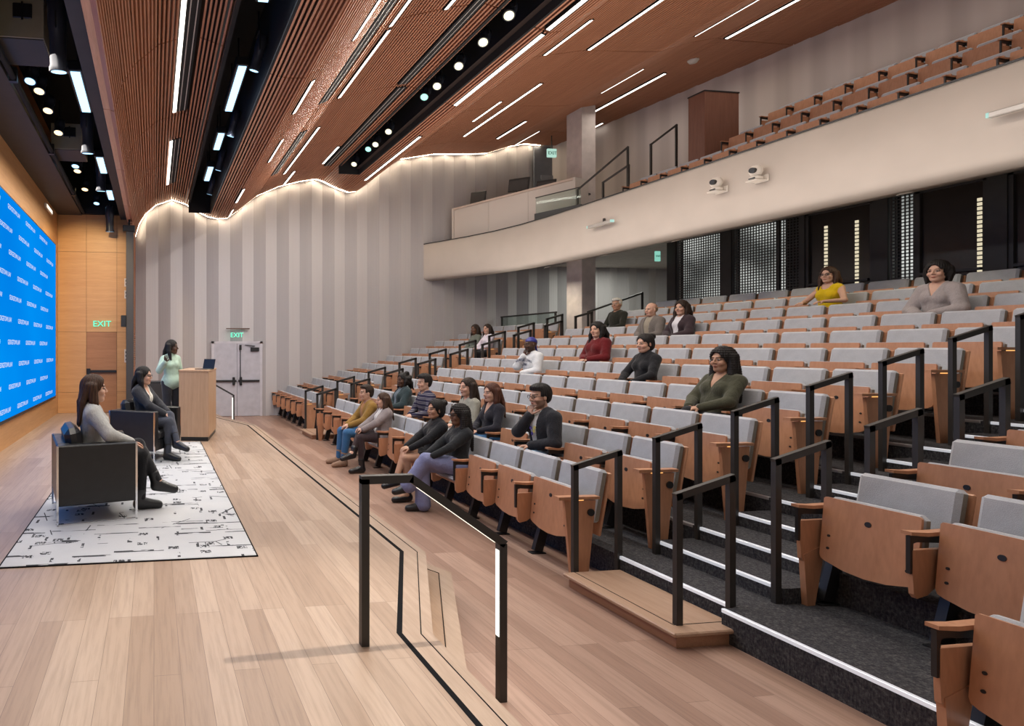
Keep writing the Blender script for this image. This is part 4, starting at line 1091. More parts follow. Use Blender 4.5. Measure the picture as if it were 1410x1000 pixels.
for i, (x, y) in enumerate([(4.98, 7.6), (5.02, 8.31), (5.04, 9.06), (5.04, 9.8), (5.02, 10.25), (5.05, 11.98), (5.07, 12.77), (5.02, 13.09), (5.07, 14.2)]):
    spot(nth(i)+' round spotlight from the camera in the rear ceiling slot', x, y, 6.66, (-.55, -.5, -1), .26, .085, M_green if i in (4, 7) else M_house_l, 'spotlights in the rear ceiling slot')
# ---- stage handrail with lit post
t = thing('handrail', 'dark metal stage handrail with a glowing strip in its lower post', 'handrail', (1.09, 2.92, STG)); w = .042
m = MB(); m.box((-w/2, -w/2, 0), (w/2, w/2, .87)); m.build('post', M_metal, t)
m = MB(); m.box((.77-w/2, -w/2, -.35), (.77+w/2, w/2, .50)); pp = m.build('post', M_metal, t)
m = MB(); m.box((.77-w/2-.004, -w/2+.006, .0), (.77-w/2+.004, w/2-.006, .465)); tag(m.build('light_strip', emit('post led', (1, .97, .9), 1.3), pp), 'glowing white strip')
m = MB(); m.bar((-w/2, 0, .865), (.262, 0, .865), w, w); m.bar((.25, 0, .868), (.782, 0, .497), w, w); r_ = m.build('rail', M_metal, t)
m = MB(); m.bar((.29, -.0, .815), (.73, 0, .508), .016, .006); m.build('under_rail_light', emit('rail led', (1, .9, .75), 1.5), r_)
t = thing('handrail', 'small dark handrail with a lit post at the far stage steps', 'handrail', (1.55, 14.78, 0)); 
m = MB(); m.box((-.02, -.02, 0), (.02, .02, .98)); m.build('post', M_metal, t); m = MB(); m.box((.455, -.02, 0), (.50, .02, .70)); pp = m.build('post', M_metal, t)
m = MB(); m.box((.44, -.024, .04), (.462, .024, .64)); m.build('light_strip', MATS['post led'], pp); m = MB(); m.bar((-.02, 0, .98), (.49, 0, .69), .04, .04); m.build('rail', M_metal, t)
# ------------------------------------------------------------------ auditorium seats (local +x runs back, origin on the floor under the armrest front)
M_sw = wood('seat beech', (.42, .20, .108), (.53, .268, .152), 'Z', rough=.38, stretch=.25, scale=9)
M_sc = fabric('seat grey wool', (.40, .405, .425), .10, 220)
M_scs = fabric('seat taupe side', (.23, .205, .17), .1, 220)
SW = .555
def sm(name, mb, mats): return mb.mesh(name, mats)
def Ry(a, x, z): return Matrix.Translation((x, 0, z)) @ Matrix.Rotation(a, 4, 'Y')
MS = {}
m = MB(); Mx = Ry(.19, .225, .40)
m.box((.078, -.262, -.07), (.098, .262, .47), 0, .008, Mx); MS['backrest'] = sm('backrest', m, M_sw)
m = MB(); m.box((0, -.248, .03), (.078, .248, .485), 0, .022, Mx)
me = sm('back_cushion', m, [M_sc, M_scs])
for p in me.polygons:
    if abs(p.normal.y) > .8: p.material_index = 1
MS['back_cushion'] = me
pan = [(-.245, .075), (-.236, .052), (-.21, .038), (-.11, .01), (0, 0), (.11, .01), (.21, .038), (.236, .052), (.245, .075), (.245, .440), (.235, .450), (-.235, .450), (-.245, .440)]
Mf = Ry(.10, .004, .275)
m = MB(); m.prism(pan, 0, .016, 'X', 0, Mf); MS['pan_f'] = sm('seat_pan', m, M_sw)
m = MB(); m.box((.017, -.240, .06), (.098, .240, .457), 0, .026, Mf)
me = sm('seat_cushion', m, [M_sc, M_scs])
for p in me.polygons:
    if abs(p.normal.y) > .8: p.material_index = 1
MS['cush_f'] = me
BOLT = []
for y, z in ((-.2, .205), (-.2, .125), (.2, .205), (.2, .125)): m = MB(); m.tube(Mf @ Vector((-.004, y, z)), Mf @ Vector((.002, y, z)), .0085, n=10); BOLT.append(sm('bolt', m, M_blk))
m = MB(); m.tube(Mf @ Vector((-.005, 0, .335)), Mf @ Vector((.002, 0, .335)), .0165, n=14); MS['badge'] = sm('number_badge', m, M_blk)
m = MB(); m.tube(Mf @ Vector((-.0065, 0, .335)), Mf @ Vector((-.004, 0, .335)), .0075, n=10); MS['dot'] = sm('badge_disc', m, M_steel)
Mu = Matrix.Translation((-.07, 0, .375))
m = MB(); m.box((0, -.245, 0), (.36, .245, .018), 0, .006, Mu); MS['pan_u'] = sm('seat_pan_down', m, M_sw)
m = MB(); m.box((-.012, -.240, .016), (.36, .240, .07), 0, .024, Mu); MS['cush_u'] = sm('seat_cushion_down', m, M_sc)
ya = SW/2
DX = -.12
cap = [(-.012+DX, .006), (.10+DX, -.006), (.31+DX, .0), (.31+DX, .02), (.10+DX, .016), (-.012+DX, .024)]
m = MB(); m.prism([(x, z+.645) for x, z in cap], ya-.024, ya+.024, 'Y'); MS['armrest'] = sm('armrest', m, M_sw)
m = MB(); m.prism([(DX, .642), (DX, .43), (.014+DX, .43), (.022+DX, .60), (.045+DX, .606), (.28+DX, .590), (.30+DX, .642)], ya-.010, ya+.010, 'Y'); MS['bracket'] = sm('armrest_bracket', m, M_blk)
sp = [(x+DX+.012, z) for x, z in [(.004, .562), (.004, .40), (.010, .315), (.03, .290), (.10, .305), (.17, .355), (.225, .44), (.25, .562)]]
m = MB(); m.prism(sp, ya-.012, ya+.012, 'Y'); MS['side_panel'] = sm('side_panel', m, M_sw)
m = MB(); m.bar((.235, ya, .47), (.10, ya, .02), .045, .085, up=(1, 0, 0)); m.box((.03, ya-.035, 0), (.17, ya+.035, .008)); m.tube((.225, ya-.02, .47), (.225, ya+.02, .47), .05, n=14)
m.box((.20, ya-SW+.07, .40), (.26, ya-.01, .45)); MS['leg'] = sm('leg', m, M_blk)
ye = -SW/2
ep = [(-.06, .635), (.0, 0), (.155, 0), (.225, .635)]
m = MB(); m.prism(ep, ye-.022, ye+.004, 'Y'); MS['end_panel'] = sm('end_panel', m, M_sw)
m = MB(); m.prism([(x, z+.645) for x, z in [(-.12, .0), (.25, 0), (.255, .022), (-.12, .026)]], ye-.035, ye+.03, 'Y'); MS['end_cap'] = sm('end_armrest', m, M_sw)
m = MB(); m.tube((.175, ye-.034, .535), (.175, ye-.02, .535), .03, n=16); MS['end_knob'] = sm('pivot_cover', m, M_blk)
m = MB(); m.box((.0, ye-.027, .636), (.11, ye-.0215, .644)); MS['end_led'] = sm('aisle_light', m, M_armled)
lp = [(-.085, .34), (-.06, 0), (-.0, 0), (.08, .40)]
m = MB(); m.prism(lp, ya-.017, ya+.017, 'Y'); MS['low_panel'] = sm('lower_panel', m, M_sw)

OCC = {}
def seat(x, y, z, label, group, down=False, end=False, low=False, detail=True, sc=1.):
    t = thing('auditorium_seat', label, 'seat', (x, y, z), 0, group)
    if sc != 1.: t.scale = (sc, sc, sc)
    b = add_mesh('backrest', MS['backrest'], t); add_mesh('back_cushion', MS['back_cushion'], b)
    p = add_mesh('seat_pan', MS['pan_u' if down else 'pan_f'], t); add_mesh('seat_cushion', MS['cush_u' if down else 'cush_f'], p)
    if detail and not down and sc == 1.:
        [add_mesh('bolt', bm_, p) for bm_ in BOLT]; q = add_mesh('number_badge', MS['badge'], p)
    a = add_mesh('armrest', MS['armrest'], t); add_mesh('bracket', MS['bracket'], a); add_mesh('side_panel', MS['side_panel'], t); add_mesh('leg', MS['leg'], t)
    if end:
        e = add_mesh('end_panel', MS['end_panel'], t); add_mesh('pivot_cover', MS['end_knob'], e); add_mesh('aisle_light', MS['end_led'], e); add_mesh('end_armrest', MS['end_cap'], t)
    if low: add_mesh('lower_panel', MS['low_panel'], t)
    return t
ORD = ['first', 'second', 'third', 'fourth', 'fifth', 'sixth', 'seventh', 'eighth', 'ninth', 'tenth', 'eleventh', 'twelfth', 'thirteenth']
CY = lambda n: 4.43+.555*(n-.5)
FY = lambda n: 12.80+.555*(n-.5)
NY = lambda n: 3.315-.57*(n-.5)
taken_c = {(1, 9), (1, 8), (1, 5), (1, 4), (2, 3), (2, 6), (2, 5), (2, 10), (2, 8), (4, 2), (5, 5), (5, 9), (6, 8), (8, 8), (8, 9), (9, 12), (10, 6), (9, 3)}
taken_f = {(7, 1), (7, 2)}
for k in range(11):
    for n in range(1, 14):
        dn = (k+1, n) in taken_c
        seat(X0(k), CY(n), TZ(k), '%s grey wood-shelled seat, %s from near aisle, %s row, centre block' % ('occupied' if dn else 'folded', ORD[n-1], ORD[k]), 'folding seats of the centre block', dn, n == 1, n == 13, k < 5 and n < 8)
for k in range(9):
    for n in range(1, 7):
        dn = (k+1, n) in taken_f
        seat(X0(k), FY(n), TZ(k), '%s grey wood-shelled seat, %s from far aisle, %s row, far block' % ('occupied' if dn else 'folded', ORD[n-1], ORD[k]), 'folding seats of the far block', dn, n == 1, False, False)
for k, n0, nn in ((0, 3, 4), (1, 1, 3), (2, 1, 2), (3, 1, 1)):
    for n in range(n0, nn+1):
        seat(X0(k)+.15, NY(n), TZ(k), 'large folded grey wood-shelled seat, %s from near aisle, %s row, block nearest camera' % (ORD[n-1], ORD[k]), 'folding seats of the block nearest the camera', False, False, n == n0)
for j in range(3):
    for n in range(0, 17 if j == 0 else 15 if j == 1 else 12):
        y = 10.95-.462*n
        if j and n < 3: continue
        seat(BX(j), y, BZ(j), 'folded seat on the balcony, %s from the booth end, %s balcony row' % ((ORD+['fourteenth', 'fifteenth', 'sixteenth', 'seventeenth'])[n], ORD[j]), 'folding seats on the balcony', False, False, False, False, .84)
# ---- aisle handrails
for k in range(9):
    for side, y, nm in (('centre-block side', 4.29, 'near'), ('right-hand side', 3.36, 'near'), ('far-block side', 12.69, 'far'), ('centre-block side', 11.75, 'far')):
        if side == 'right-hand side' and k > 5: continue
        x = 3.37+PX*k; base = TZ(k); g = 'black handrails along the %s aisle' % nm
        low = .108 if k == 0 else 0
        rail_thing('black handrail frame at the %s row, %s of the %s aisle' % (ORD[k], side, nm), (x, y, base+.96), (x+.39, y, base+1.065), base, base+(RX*.5 if k else .0)+low*0+(.0 if k else .0), g, .045)
t = rail_thing('long sloping black handrail above the far aisle by the end wall', (10.0, 12.3, TZ(9)+.9), (11.4, 12.3, TZ(10)+1.15), TZ(9), TZ(10), 'black handrails along the far aisle', .04)
t = thing('guard_rail', 'level black guard rail with glass behind the far block seats', 'guard', (10.25, 14.9, TZ(9))); m = MB(); m.box((-.02, -1.2, .95), (.02, 1.2, .99)); m.build('rail', M_metal, t); m = MB(); m.box((-.006, -1.18, .1), (.006, 1.18, .95)); m.build('glass', M_glass, t); m = MB(); m.box((-.02, -1.18, 0), (.02, -1.14, .95)); m.box((-.02, 1.14, 0), (.02, 1.18, .95)); m.build('post', M_metal, t)
# ------------------------------------------------------------------ things on the stage
def rug_mat():
    t = NT('rug'); b = t.bsdf(.95, 0, .1); P = t.pos()
    def rect(scale_x, scale_y, off, thr, nz, ns):
        v = t.n('ShaderNodeTexBrick'); v.offset = .43; v.offset_frequency = 2
        mp = t.n('ShaderNodeMapping'); mp.inputs['Location'].default_value = off; t.l(P, mp.inputs[0]); t.l(mp.outputs[0], v.inputs['Vector'])
        v.inputs['Scale'].default_value = 1; v.inputs['Brick Width'].default_value = scale_x; v.inputs['Row Height'].default_value = scale_y; v.inputs['Mortar Size'].default_value = 0
        v.inputs['Color1'].default_value = (0, 0, 0, 1); v.inputs['Color2'].default_value = (1, 1, 1, 1)
        r = t.n('ShaderNodeMath', operation='GREATER_THAN'); t.l(v.outputs['Color'], r.inputs[0]); r.inputs[1].default_value = thr
        g = t.n('ShaderNodeMath', operation='GREATER_THAN'); t.l(t.noise(t.pos(scale=nz), ns, 3), g.inputs[0]); g.inputs[1].default_value = .47
        m = t.n('ShaderNodeMath', operation='MULTIPLY'); t.l(r.outputs[0], m.inputs[0]); t.l(g.outputs[0], m.inputs[1]); return m.outputs[0]
    def mx(a, b_):
        m = t.n('ShaderNodeMath', operation='MAXIMUM'); t.l(a, m.inputs[0]); t.l(b_, m.inputs[1]); return m.outputs[0]
    f = rect(.30, .034, (0, 0, 0), .965, (1, 5, 1), 5)
    f = mx(f, rect(.36, .020, (.13, .07, 0), .965, (1, 9, 1), 6))
    f = mx(f, rect(.08, .06, (.05, .02, 0), .955, (6, 3, 1), 12))
    f = mx(f, rect(.022, .10, (.3, .5, 0), .975, (2, 2, 1), 9))
    vo = t.n('ShaderNodeTexVoronoi', feature='DISTANCE_TO_EDGE'); vo.inputs['Scale'].default_value = 1.5; t.l(P, vo.inputs['Vector'])
    e = t.n('ShaderNodeMath', operation='LESS_THAN'); t.l(vo.outputs['Distance'], e.inputs[0]); e.inputs[1].default_value = .007
    g = t.n('ShaderNodeMath', operation='GREATER_THAN'); t.l(t.noise(P, 3.2, 4), g.inputs[0]); g.inputs[1].default_value = .55
    q = t.n('ShaderNodeMath', operation='MULTIPLY'); t.l(e.outputs[0], q.inputs[0]); t.l(g.outputs[0], q.inputs[1])
    f = mx(f, q.outputs[0])
    fine = t.noise(P, 260, 2); base = t.ramp(fine, [(.3, (.44, .44, .45)), (.7, (.53, .53, .54))])
    base = t.mix(.25, base, t.ramp(t.noise(P, 2.2, 4), [(.42, (.41, .42, .44)), (.6, (.54, .535, .53))]))
    sp = t.n('ShaderNodeMath', operation='MULTIPLY'); t.l(f, sp.inputs[0]); sp.inputs[1].default_value = .93
    t.l(t.mix(sp.outputs[0], base, (.03, .03, .034)), b.inputs['Base Color']); t.bump(fine, b, .4, .004); return t.m
rg = thing('rug', 'large white rug with scattered black brush marks on the stage', 'rug', (-.16, 6.94, STG))
m = MB(); m.box((-.92, -2.67, 0), (.92, 2.66, .011), 0, .004); m.build('pile', rug_mat(), rg)
m = MB(); m.box((-.93, -2.68, 0), (.93, -2.665, .008)); m.box((-.93, 2.655, 0), (.93, 2.67, .008)); m.box((-.93, -2.68, 0), (-.915, 2.67, .008)); m.box((.915, -2.68, 0), (.93, 2.67, .008)); m.build('binding', M_black, rg)
M_leather = plain('black leather', (.010, .010, .011), .36, var=.2, scale=14, bump=.15)
M_chrome = plain('chrome', (.75, .75, .76), .12, 1.)
def armchair(label, loc, rz):
    t = thing('armchair', label, 'armchair', loc, rz, 'black leather stage armchairs'); D = .35; W = .40
    for s in (-1, 1):
        m = MB(); m.box((-D, s*W, .165), (D, s*(W-.11), .695), 0, .012); m.build('side_panel', M_leather, t)
        m = MB(); y0, y1 = s*(W+.004), s*(W-.016)
        for xx in (-D, D-.018): m.box((xx-.004 if xx < 0 else xx, y0, 0), (xx+.018 if xx > 0 else xx+.014, y1, .69 if xx > 0 else .69))
        m.box((-D, y0, 0), (D, y1, .012)); m.build('leg_frame', M_chrome, t)
    m = MB(); m.box((-D-.0, -W+.11, .165), (-D+.12, W-.11, .695), 0, .012); m.build('back_panel', M_leather, t)
    m = MB(); m.box((-D+.12, -W+.115, .165), (D-.01, W-.115, .30), 0, .008); m.build('seat_base', M_leather, t)
    m = MB(); m.box((-D+.13, -W+.118, .30), (D+.01, W-.118, .43), 0, .035); m.build('seat_cushion', M_leather, t)
    m = MB(); m.box((-.075, -W+.12, .0), (.075, W-.12, .40), 0, .05, Matrix.Translation((-D+.20, 0, .43)) @ Matrix.Rotation(-.16, 4, 'Y')); m.build('back_cushion', M_leather, t)
    return t
RZ1, RZ2 = .217, -.49
armchair('nearer black leather cube armchair on the rug, under the woman in a grey blazer', (-.575, 5.635, STG+.011), RZ1)
armchair('farther black leather cube armchair on the rug beside the wooden lectern', (-.11, 8.30, STG+.011), RZ2)
t = thing('lectern', 'tall wooden lectern with dark plinth at the far end of the rug', 'lectern', (.78, 10.25, STG), -.22)
ML1 = wood('lectern veneer', (.42, .26, .16), (.52, .34, .22), 'Z', stretch=.06, scale=20)
m = MB(); m.box((-.25, -.55, .07), (.25, .55, 1.16)); m.build('cabinet', ML1, t)
m = MB(); m.box((-.24, -.54, 0), (.24, .54, .07)); m.build('plinth', M_blk, t)
m = MB(); m.box((-.26, -.56, 1.16), (.26, .56, 1.19), 0, .004); m.build('top', ML1, t)
t = thing('laptop', 'small open black laptop seen edge-on on top of the lectern', 'laptop', (.86, 9.98, STG+1.19), PI+.75)
m = MB(); m.box((-.10, -.13, 0), (.10, .13, .014), 0, .003); m.build('base', M_blk, t); m = MB(); m.box((-.01, -.13, 0), (0, .13, .17), 0, .002, Matrix.Translation((-.10, 0, .012)) @ Matrix.Rotation(-.25, 4, 'Y')); m.build('display', M_blk, t)
t = thing('stage_monitor', 'black speaker cabinet standing on the stage behind the seated woman', 'speaker', (.0, 11.7, STG)); m = MB(); m.box((-.2, -.18, 0), (.2, .18, .90), 0, .012); m.build('cabinet', M_blk, t); m = MB(); m.box((-.18, -.186, .05), (.18, -.178, .86), 0, .003); m.build('grille', M_gray, t)
# ------------------------------------------------------------------ people
F_ = lambda n, c, **k: fabric(n, c, **k)
blk = F_('black knit', (.016, .016, .018)); char = F_('charcoal wool', (.035, .036, .042)); jean = F_('blue denim', (.045, .13, .27)); dkjean = F_('dark grey denim', (.06, .065, .085))
M_sh = plain('black shoe leather', (.012, .012, .014), .28)
M_tan = F_('tan suede', (.30, .19, .13))
shoes = lambda m_=M_sh, sh=.085: dict(k='shoes', m=m_, shaft=sh)
tr = lambda m_=blk, **k: dict(k='trousers', m=m_, **k)
BLK = ('black', (.013, .010, .009)); BRN = ('brown', (.055, .026, .014)); DBR = ('dark brown', (.028, .016, .010)); GRY = ('grey', (.35, .32, .28)); WHT = ('white', (.55, .52, .46))
LS, MSK, DS, BS = (.56, .34, .245), (.42, .235, .15), (.155, .078, .045), (.085, .042, .026)
def AUD(k, n, blockY, label, dx=0., seat_h=.445, **kw):
    if k > 1: kw['pose'] = dict(dict(reach=.35), **kw['pose']); dx += .05

    return person(label, (X0(k-1)+.06+dx, blockY(n), TZ(k-1)), PI+kw.pop('rot', 0), kw.pop('s', .90), seat=seat_h, **kw)
# stage
person('woman in pale grey blazer and black trousers seated in the nearer black armchair', (-.575+.04, 5.635-.02, STG+.011), RZ1, .97, True, LS, ('long',)+BRN+(.004,), dict(lean=-.10, yaw=.0, pitch=-.02, arms=((.22, -.02, .66), (.28, -.22, .665)), legs='crossL'),
       [dict(k='top', m=F_('cream shell', (.62, .56, .42))), dict(k='jacket', m=F_('pale grey blazer', (.40, .395, .375)), o=.022, neck='x'), tr(), shoes()], h=.0055, seat=.43)
person('smiling woman in black blazer with glasses seated in the farther black armchair', (-.13, 8.30, STG+.011), RZ2, .96, True, LS, ('shoulder',)+BLK+(.004,), dict(lean=-.08, yaw=.15, arms='clasp', legs='crossL'),
       [dict(k='top', m=F_('ivory blouse', (.66, .64, .58)), neck='v'), dict(k='jacket', m=char, o=.022, neck='x', wd=.3), tr(dkjean), dict(k='shoes', m=M_sh, shaft=.13)], h=.006, seat=.43, glasses=True)
person('standing woman in pale green blouse raising a hand behind the wooden lectern', (.31, 10.78, STG), -1.0, .985, True, BS, ('shoulder',)+BLK, dict(lean=.0, yaw=.65, arms=('side', 'raise')),
       [dict(k='top', m=F_('pale green satin', (.42, .56, .47), var=.05), neck='turtle', puff=.008, hem=-.0), tr(char, wide=.01), shoes()], h=.006, standing=True)
# front row
AUD(1, 9, CY, 'young man in mustard corduroy jacket, blue jeans and tan boots, front row', s=.97, female=False, skin=LS, hair=('short',)+DBR, pose=dict(lean=.02, yaw=-.05, arms='clasp', legs='flat'), wear=[dict(k='top', m=F_('rust tee', (.35, .16, .06))), dict(k='jacket', m=F_('mustard corduroy', (.26, .145, .035)), o=.022, neck='x'), tr(jean), dict(k='shoes', m=M_tan, shaft=.12)], h=.0065)
AUD(1, 8, CY, 'woman in mauve grey cardigan and dark tights with long brown hair, front row', s=.86, skin=LS, hair=('long',)+BRN, pose=dict(lean=-.10, yaw=-.1, arms='clasp', legs='crossR'), wear=[dict(k='top', m=F_('white blouse', (.62, .60, .58)), hem=-.06), dict(k='jacket', m=F_('mauve grey knit', (.25, .21, .205)), o=.022, neck='x'), dict(k='tights', m=F_('dark tights', (.045, .030, .032)), o=.005), dict(k='shoes', m=M_sh, shaft=.10)], h=.0065)
AUD(1, 5, CY, 'woman in black turtleneck sweater with bare crossed legs and black shoes, front row', s=.91, skin=MSK, hair=('bun',)+BLK+(.004,), pose=dict(lean=-.12, yaw=.12, pitch=-.05, arms='clasp', legs='crossR'), wear=[dict(k='top', m=blk, neck='turtle'), dict(k='shorts', m=F_('black skirt', (.02, .02, .022)), len=.45), dict(k='shoes', m=M_sh, shaft=.06)], h=.0055)
AUD(1, 4, CY, 'woman with long black braids, black top and periwinkle trousers, front row', s=.90, skin=DS, hair=('braids',)+BLK+(.012,), pose=dict(lean=-.14, yaw=-.0, arms='clasp', legs='crossL'), wear=[dict(k='top', m=F_('black jersey', (.020, .021, .023))), tr(F_('periwinkle cotton', (.20, .215, .36)), wide=.035), dict(k='shoes', m=M_sh, shaft=.16)], h=.0055, glasses=True)
# second row
def tee_print(ob, chest, T, root, o, g):
    m = MB()
    for yy, zz, c in ((-.02, -.03, 0), (.03, -.06, 1), (.0, -.09, 0), (.045, -.02, 1)):
        p = chest+T@np.array([.135, yy, zz]); m.lathe([(.003, 0), (.02, .002)], 8, c, (0, 0, 0), Matrix.Translation(p) @ Matrix.Rotation(PI/2, 4, 'Y'))
    m.build('shirt_print', [plain('print violet', (.10, .07, .32), .7), plain('print yellow', (.6, .5, .12), .7)], ob)
AUD(2, 3, CY, 'bearded man in black jacket and glasses resting his chin on his hand', dx=-.06, s=.97, female=False, skin=LS, hair=('short',)+BLK+(.006,), pose=dict(lean=.06, yaw=.0, pitch=.04, arms=('lap', 'chin'), legs='flat'), wear=[dict(k='top', m=F_('pale tee', (.58, .58, .55)), mark=tee_print), dict(k='jacket', m=F_('black denim jacket', (.022, .022, .026)), o=.024, neck='x', wd=.3), tr(F_('light denim', (.20, .32, .46))), shoes()], h=.0055, beard=(.03, .02, .014), glasses=True)
AUD(2, 6, CY, 'woman in grey green sweater with very long dark hair, second row', s=.95, skin=LS, hair=('longer',)+DBR, pose=dict(lean=-.04, yaw=.1, arms='lap'), wear=[dict(k='top', m=F_('grey green knit', (.30, .29, .24))), tr(F_('cream trousers', (.5, .48, .44))), shoes()], h=.0065)
AUD(2, 5, CY, 'woman in dark navy top with long auburn brown hair, second row', s=.90, skin=LS, hair=('long',)+('auburn', (.075, .026, .014)), pose=dict(lean=-.06, yaw=.12, arms='lap'), wear=[dict(k='top', m=F_('dark navy knit', (.020, .019, .026)), neck='v'), tr(jean), shoes()], h=.0065)
AUD(2, 10, CY, 'person with short curly black hair in dark teal jacket, second row', s=.92, girth=1.08, skin=BS, hair=('curly',)+BLK, pose=dict(lean=-.16, yaw=.25, arms='lap'), wear=[dict(k='top', m=F_('blue grey shirt', (.12, .15, .18))), dict(k='jacket', m=F_('dark teal jacket', (.032, .048, .052)), o=.024, neck='x'), tr(char), shoes()], h=.0075)
stp = NT('striped sweater'); b_ = stp.bsdf(.95, 0, .1); wv = stp.n('ShaderNodeTexWave', wave_type='BANDS', bands_direction='Z'); wv.inputs['Scale'].default_value = 4.6; wv.inputs['Distortion'].default_value = .6; stp.l(stp.pos(obj=True), wv.inputs['Vector'])
stp.l(stp.ramp(wv.outputs['Fac'], [(.55, (.035, .032, .062)), (.72, (.33, .31, .30)), (.82, (.33, .31, .30)), (.9, (.05, .045, .08))]), b_.inputs['Base Color'])
AUD(2, 8, CY, 'dark-haired man in navy and grey striped sweater, second row', dx=-.05, s=.95, female=False, skin=LS, hair=('short',)+BLK+(.010,), pose=dict(lean=.04, yaw=.1, arms='clasp'), wear=[dict(k='top', m=stp.m), tr(F_('rust trousers', (.24, .11, .045))), shoes()], h=.007)
# fourth to sixth rows
AUD(4, 2, CY, 'woman in olive green shirt with long black twists, hands folded, fourth row', dx=-.02, s=.95, girth=1.12, skin=MSK, hair=('braids',)+BLK+(.010,), pose=dict(lean=-.20, yaw=.05, arms='clasp', legs='crossR'), wear=[dict(k='top', m=F_('olive linen', (.058, .057, .036)), neck='v', puff=.004), tr(blk), shoes()], h=.006)
AUD(5, 5, CY, 'woman in black turtleneck with dark hair tied in a bun, fifth row', dx=-.02, s=.92, skin=LS, hair=('bun',)+BLK, pose=dict(lean=-.06, yaw=.08, pitch=.06, arms='thigh'), wear=[dict(k='top', m=blk, neck='turtle'), tr(), shoes()], h=.0065)
GT = (.03, .04, .09)
def chest_text(ob, chest, T, root, o, g):
    me = text_mesh('GEORGETOWN', .05, plain('navy print', GT, .8), 'print text', .002); co = []
    bv = BVHTree.FromPolygons([v.co[:] for v in ob.data.vertices], [p.vertices[:] for p in ob.data.polygons])
    me2 = text_mesh('LAW', .055, plain('navy print', GT, .8), 'print text low', .002)
    w0 = max(v.co.x for v in me.vertices)-min(v.co.x for v in me.vertices)
    for mm, sx, dz, bend in ((me, .25/w0, .02, .9), (me2, .9, -.055, 0)):
        for v in mm.vertices:
            y = v.co.x*sx; z = v.co.y*1.25+dz-bend*y*y*2
            p = chest+T@np.array([.4, y, z]); hit = bv.ray_cast(Vector(p), Vector(-T[:, 0]))
            q = hit[0] if hit[0] is not None else Vector(chest+T@np.array([.12, y, z]))
            v.co = q+Vector(T[:, 0])*(.004+v.co.z*.5)
    add_mesh('chest_lettering', me, ob); add_mesh('chest_lettering', me2, ob)
AUD(5, 9, CY, 'man in white lettered sweatshirt and royal blue durag, hand at his mouth', dx=-.10, s=.92, female=False, skin=BS, hair=('durag',)+BLK+(0, plain('royal blue satin', (.018, .022, .20), .4)), pose=dict(lean=-.02, yaw=.0, pitch=.03, arms=('lap', 'chin')), wear=[dict(k='top', m=F_('white sweatshirt', (.60, .61, .62)), o=.02, puff=.008, mark=chest_text), tr(F_('grey sweatpants', (.3, .3, .3))), shoes()], h=.0065, beard=(.012, .009, .008))
AUD(6, 8, CY, 'woman in dark red sweater with black hair, sixth row', dx=-.06, s=.94, girth=1.18, skin=LS, hair=('shoulder',)+BLK+(.006,), pose=dict(lean=-.04, yaw=.25, roll=.08, arms='lap'), wear=[dict(k='top', m=F_('dark red knit', (.115, .010, .012)), puff=.012), tr(), shoes()], h=.007)
# far block
AUD(7, 2, FY, 'woman in grey green top with long dark hair sitting in the far block', s=.92, skin=DS, hair=('long',)+DBR, pose=dict(lean=-.1, yaw=.3, arms='lap'), wear=[dict(k='top', m=F_('sage top', (.13, .145, .12))), tr(), shoes()], h=.009)
AUD(7, 1, FY, 'woman in white shirt with dark hair sitting in the far block', s=.90, skin=LS, hair=('shoulder',)+DBR, pose=dict(lean=-.08, yaw=.3, arms='clasp'), wear=[dict(k='top', m=F_('white shirt', (.66, .60, .66))), tr(), shoes()], h=.009)
# upper rows
AUD(8, 9, CY, 'balding man in grey brown jacket, eighth row', dx=-.03, s=.91, female=False, skin=LS, hair=('bald',)+('sandy grey', (.30, .22, .13)), pose=dict(lean=-.06, yaw=.0, pitch=.02, arms='lap'), wear=[dict(k='top', m=F_('tan shirt', (.3, .26, .2)), neck='x'), dict(k='jacket', m=F_('grey brown jacket', (.155, .135, .12)), o=.022, neck='x', wd=.1), tr(char), shoes()], h=.008)
AUD(8, 8, CY, 'woman in dark plum jacket over white top with wavy brown hair, eighth row', dx=-.02, s=.90, skin=LS, hair=('shoulder',)+DBR+(.006,), pose=dict(lean=-.10, yaw=.25, arms='lap'), wear=[dict(k='top', m=F_('white top', (.62, .60, .62))), dict(k='jacket', m=F_('dark plum jacket', (.045, .030, .034)), o=.022, neck='x', wd=.34), tr(), shoes()], h=.008)
AUD(9, 12, CY, 'white-haired man in dark olive sweater, ninth row by the far aisle', s=.94, female=False, skin=MSK, hair=('short',)+WHT, pose=dict(lean=-.08, yaw=.4, arms='lap'), wear=[dict(k='top', m=F_('dark olive knit', (.022, .022, .016))), tr(), shoes()], h=.008)
AUD(10, 6, CY, 'woman in bright yellow sleeveless top with glasses, tenth row', dx=-.08, s=.92, skin=LS, hair=('shoulder',)+BRN, pose=dict(lean=.02, yaw=.2, arms='desk'), wear=[dict(k='tank', m=F_('bright yellow top', (.62, .42, .01), var=.05)), tr(), shoes()], h=.007, glasses=True)
AUD(9, 3, CY, 'woman in pale grey blouse with dark bobbed hair, ninth row', dx=-.06, s=.96, skin=LS, hair=('bob',)+BLK+(.008,), pose=dict(lean=.0, yaw=.2, arms='lap'), wear=[dict(k='top', m=F_('pale grey blouse', (.33, .29, .28)), neck='v', puff=.014), tr(), shoes()], h=.007)
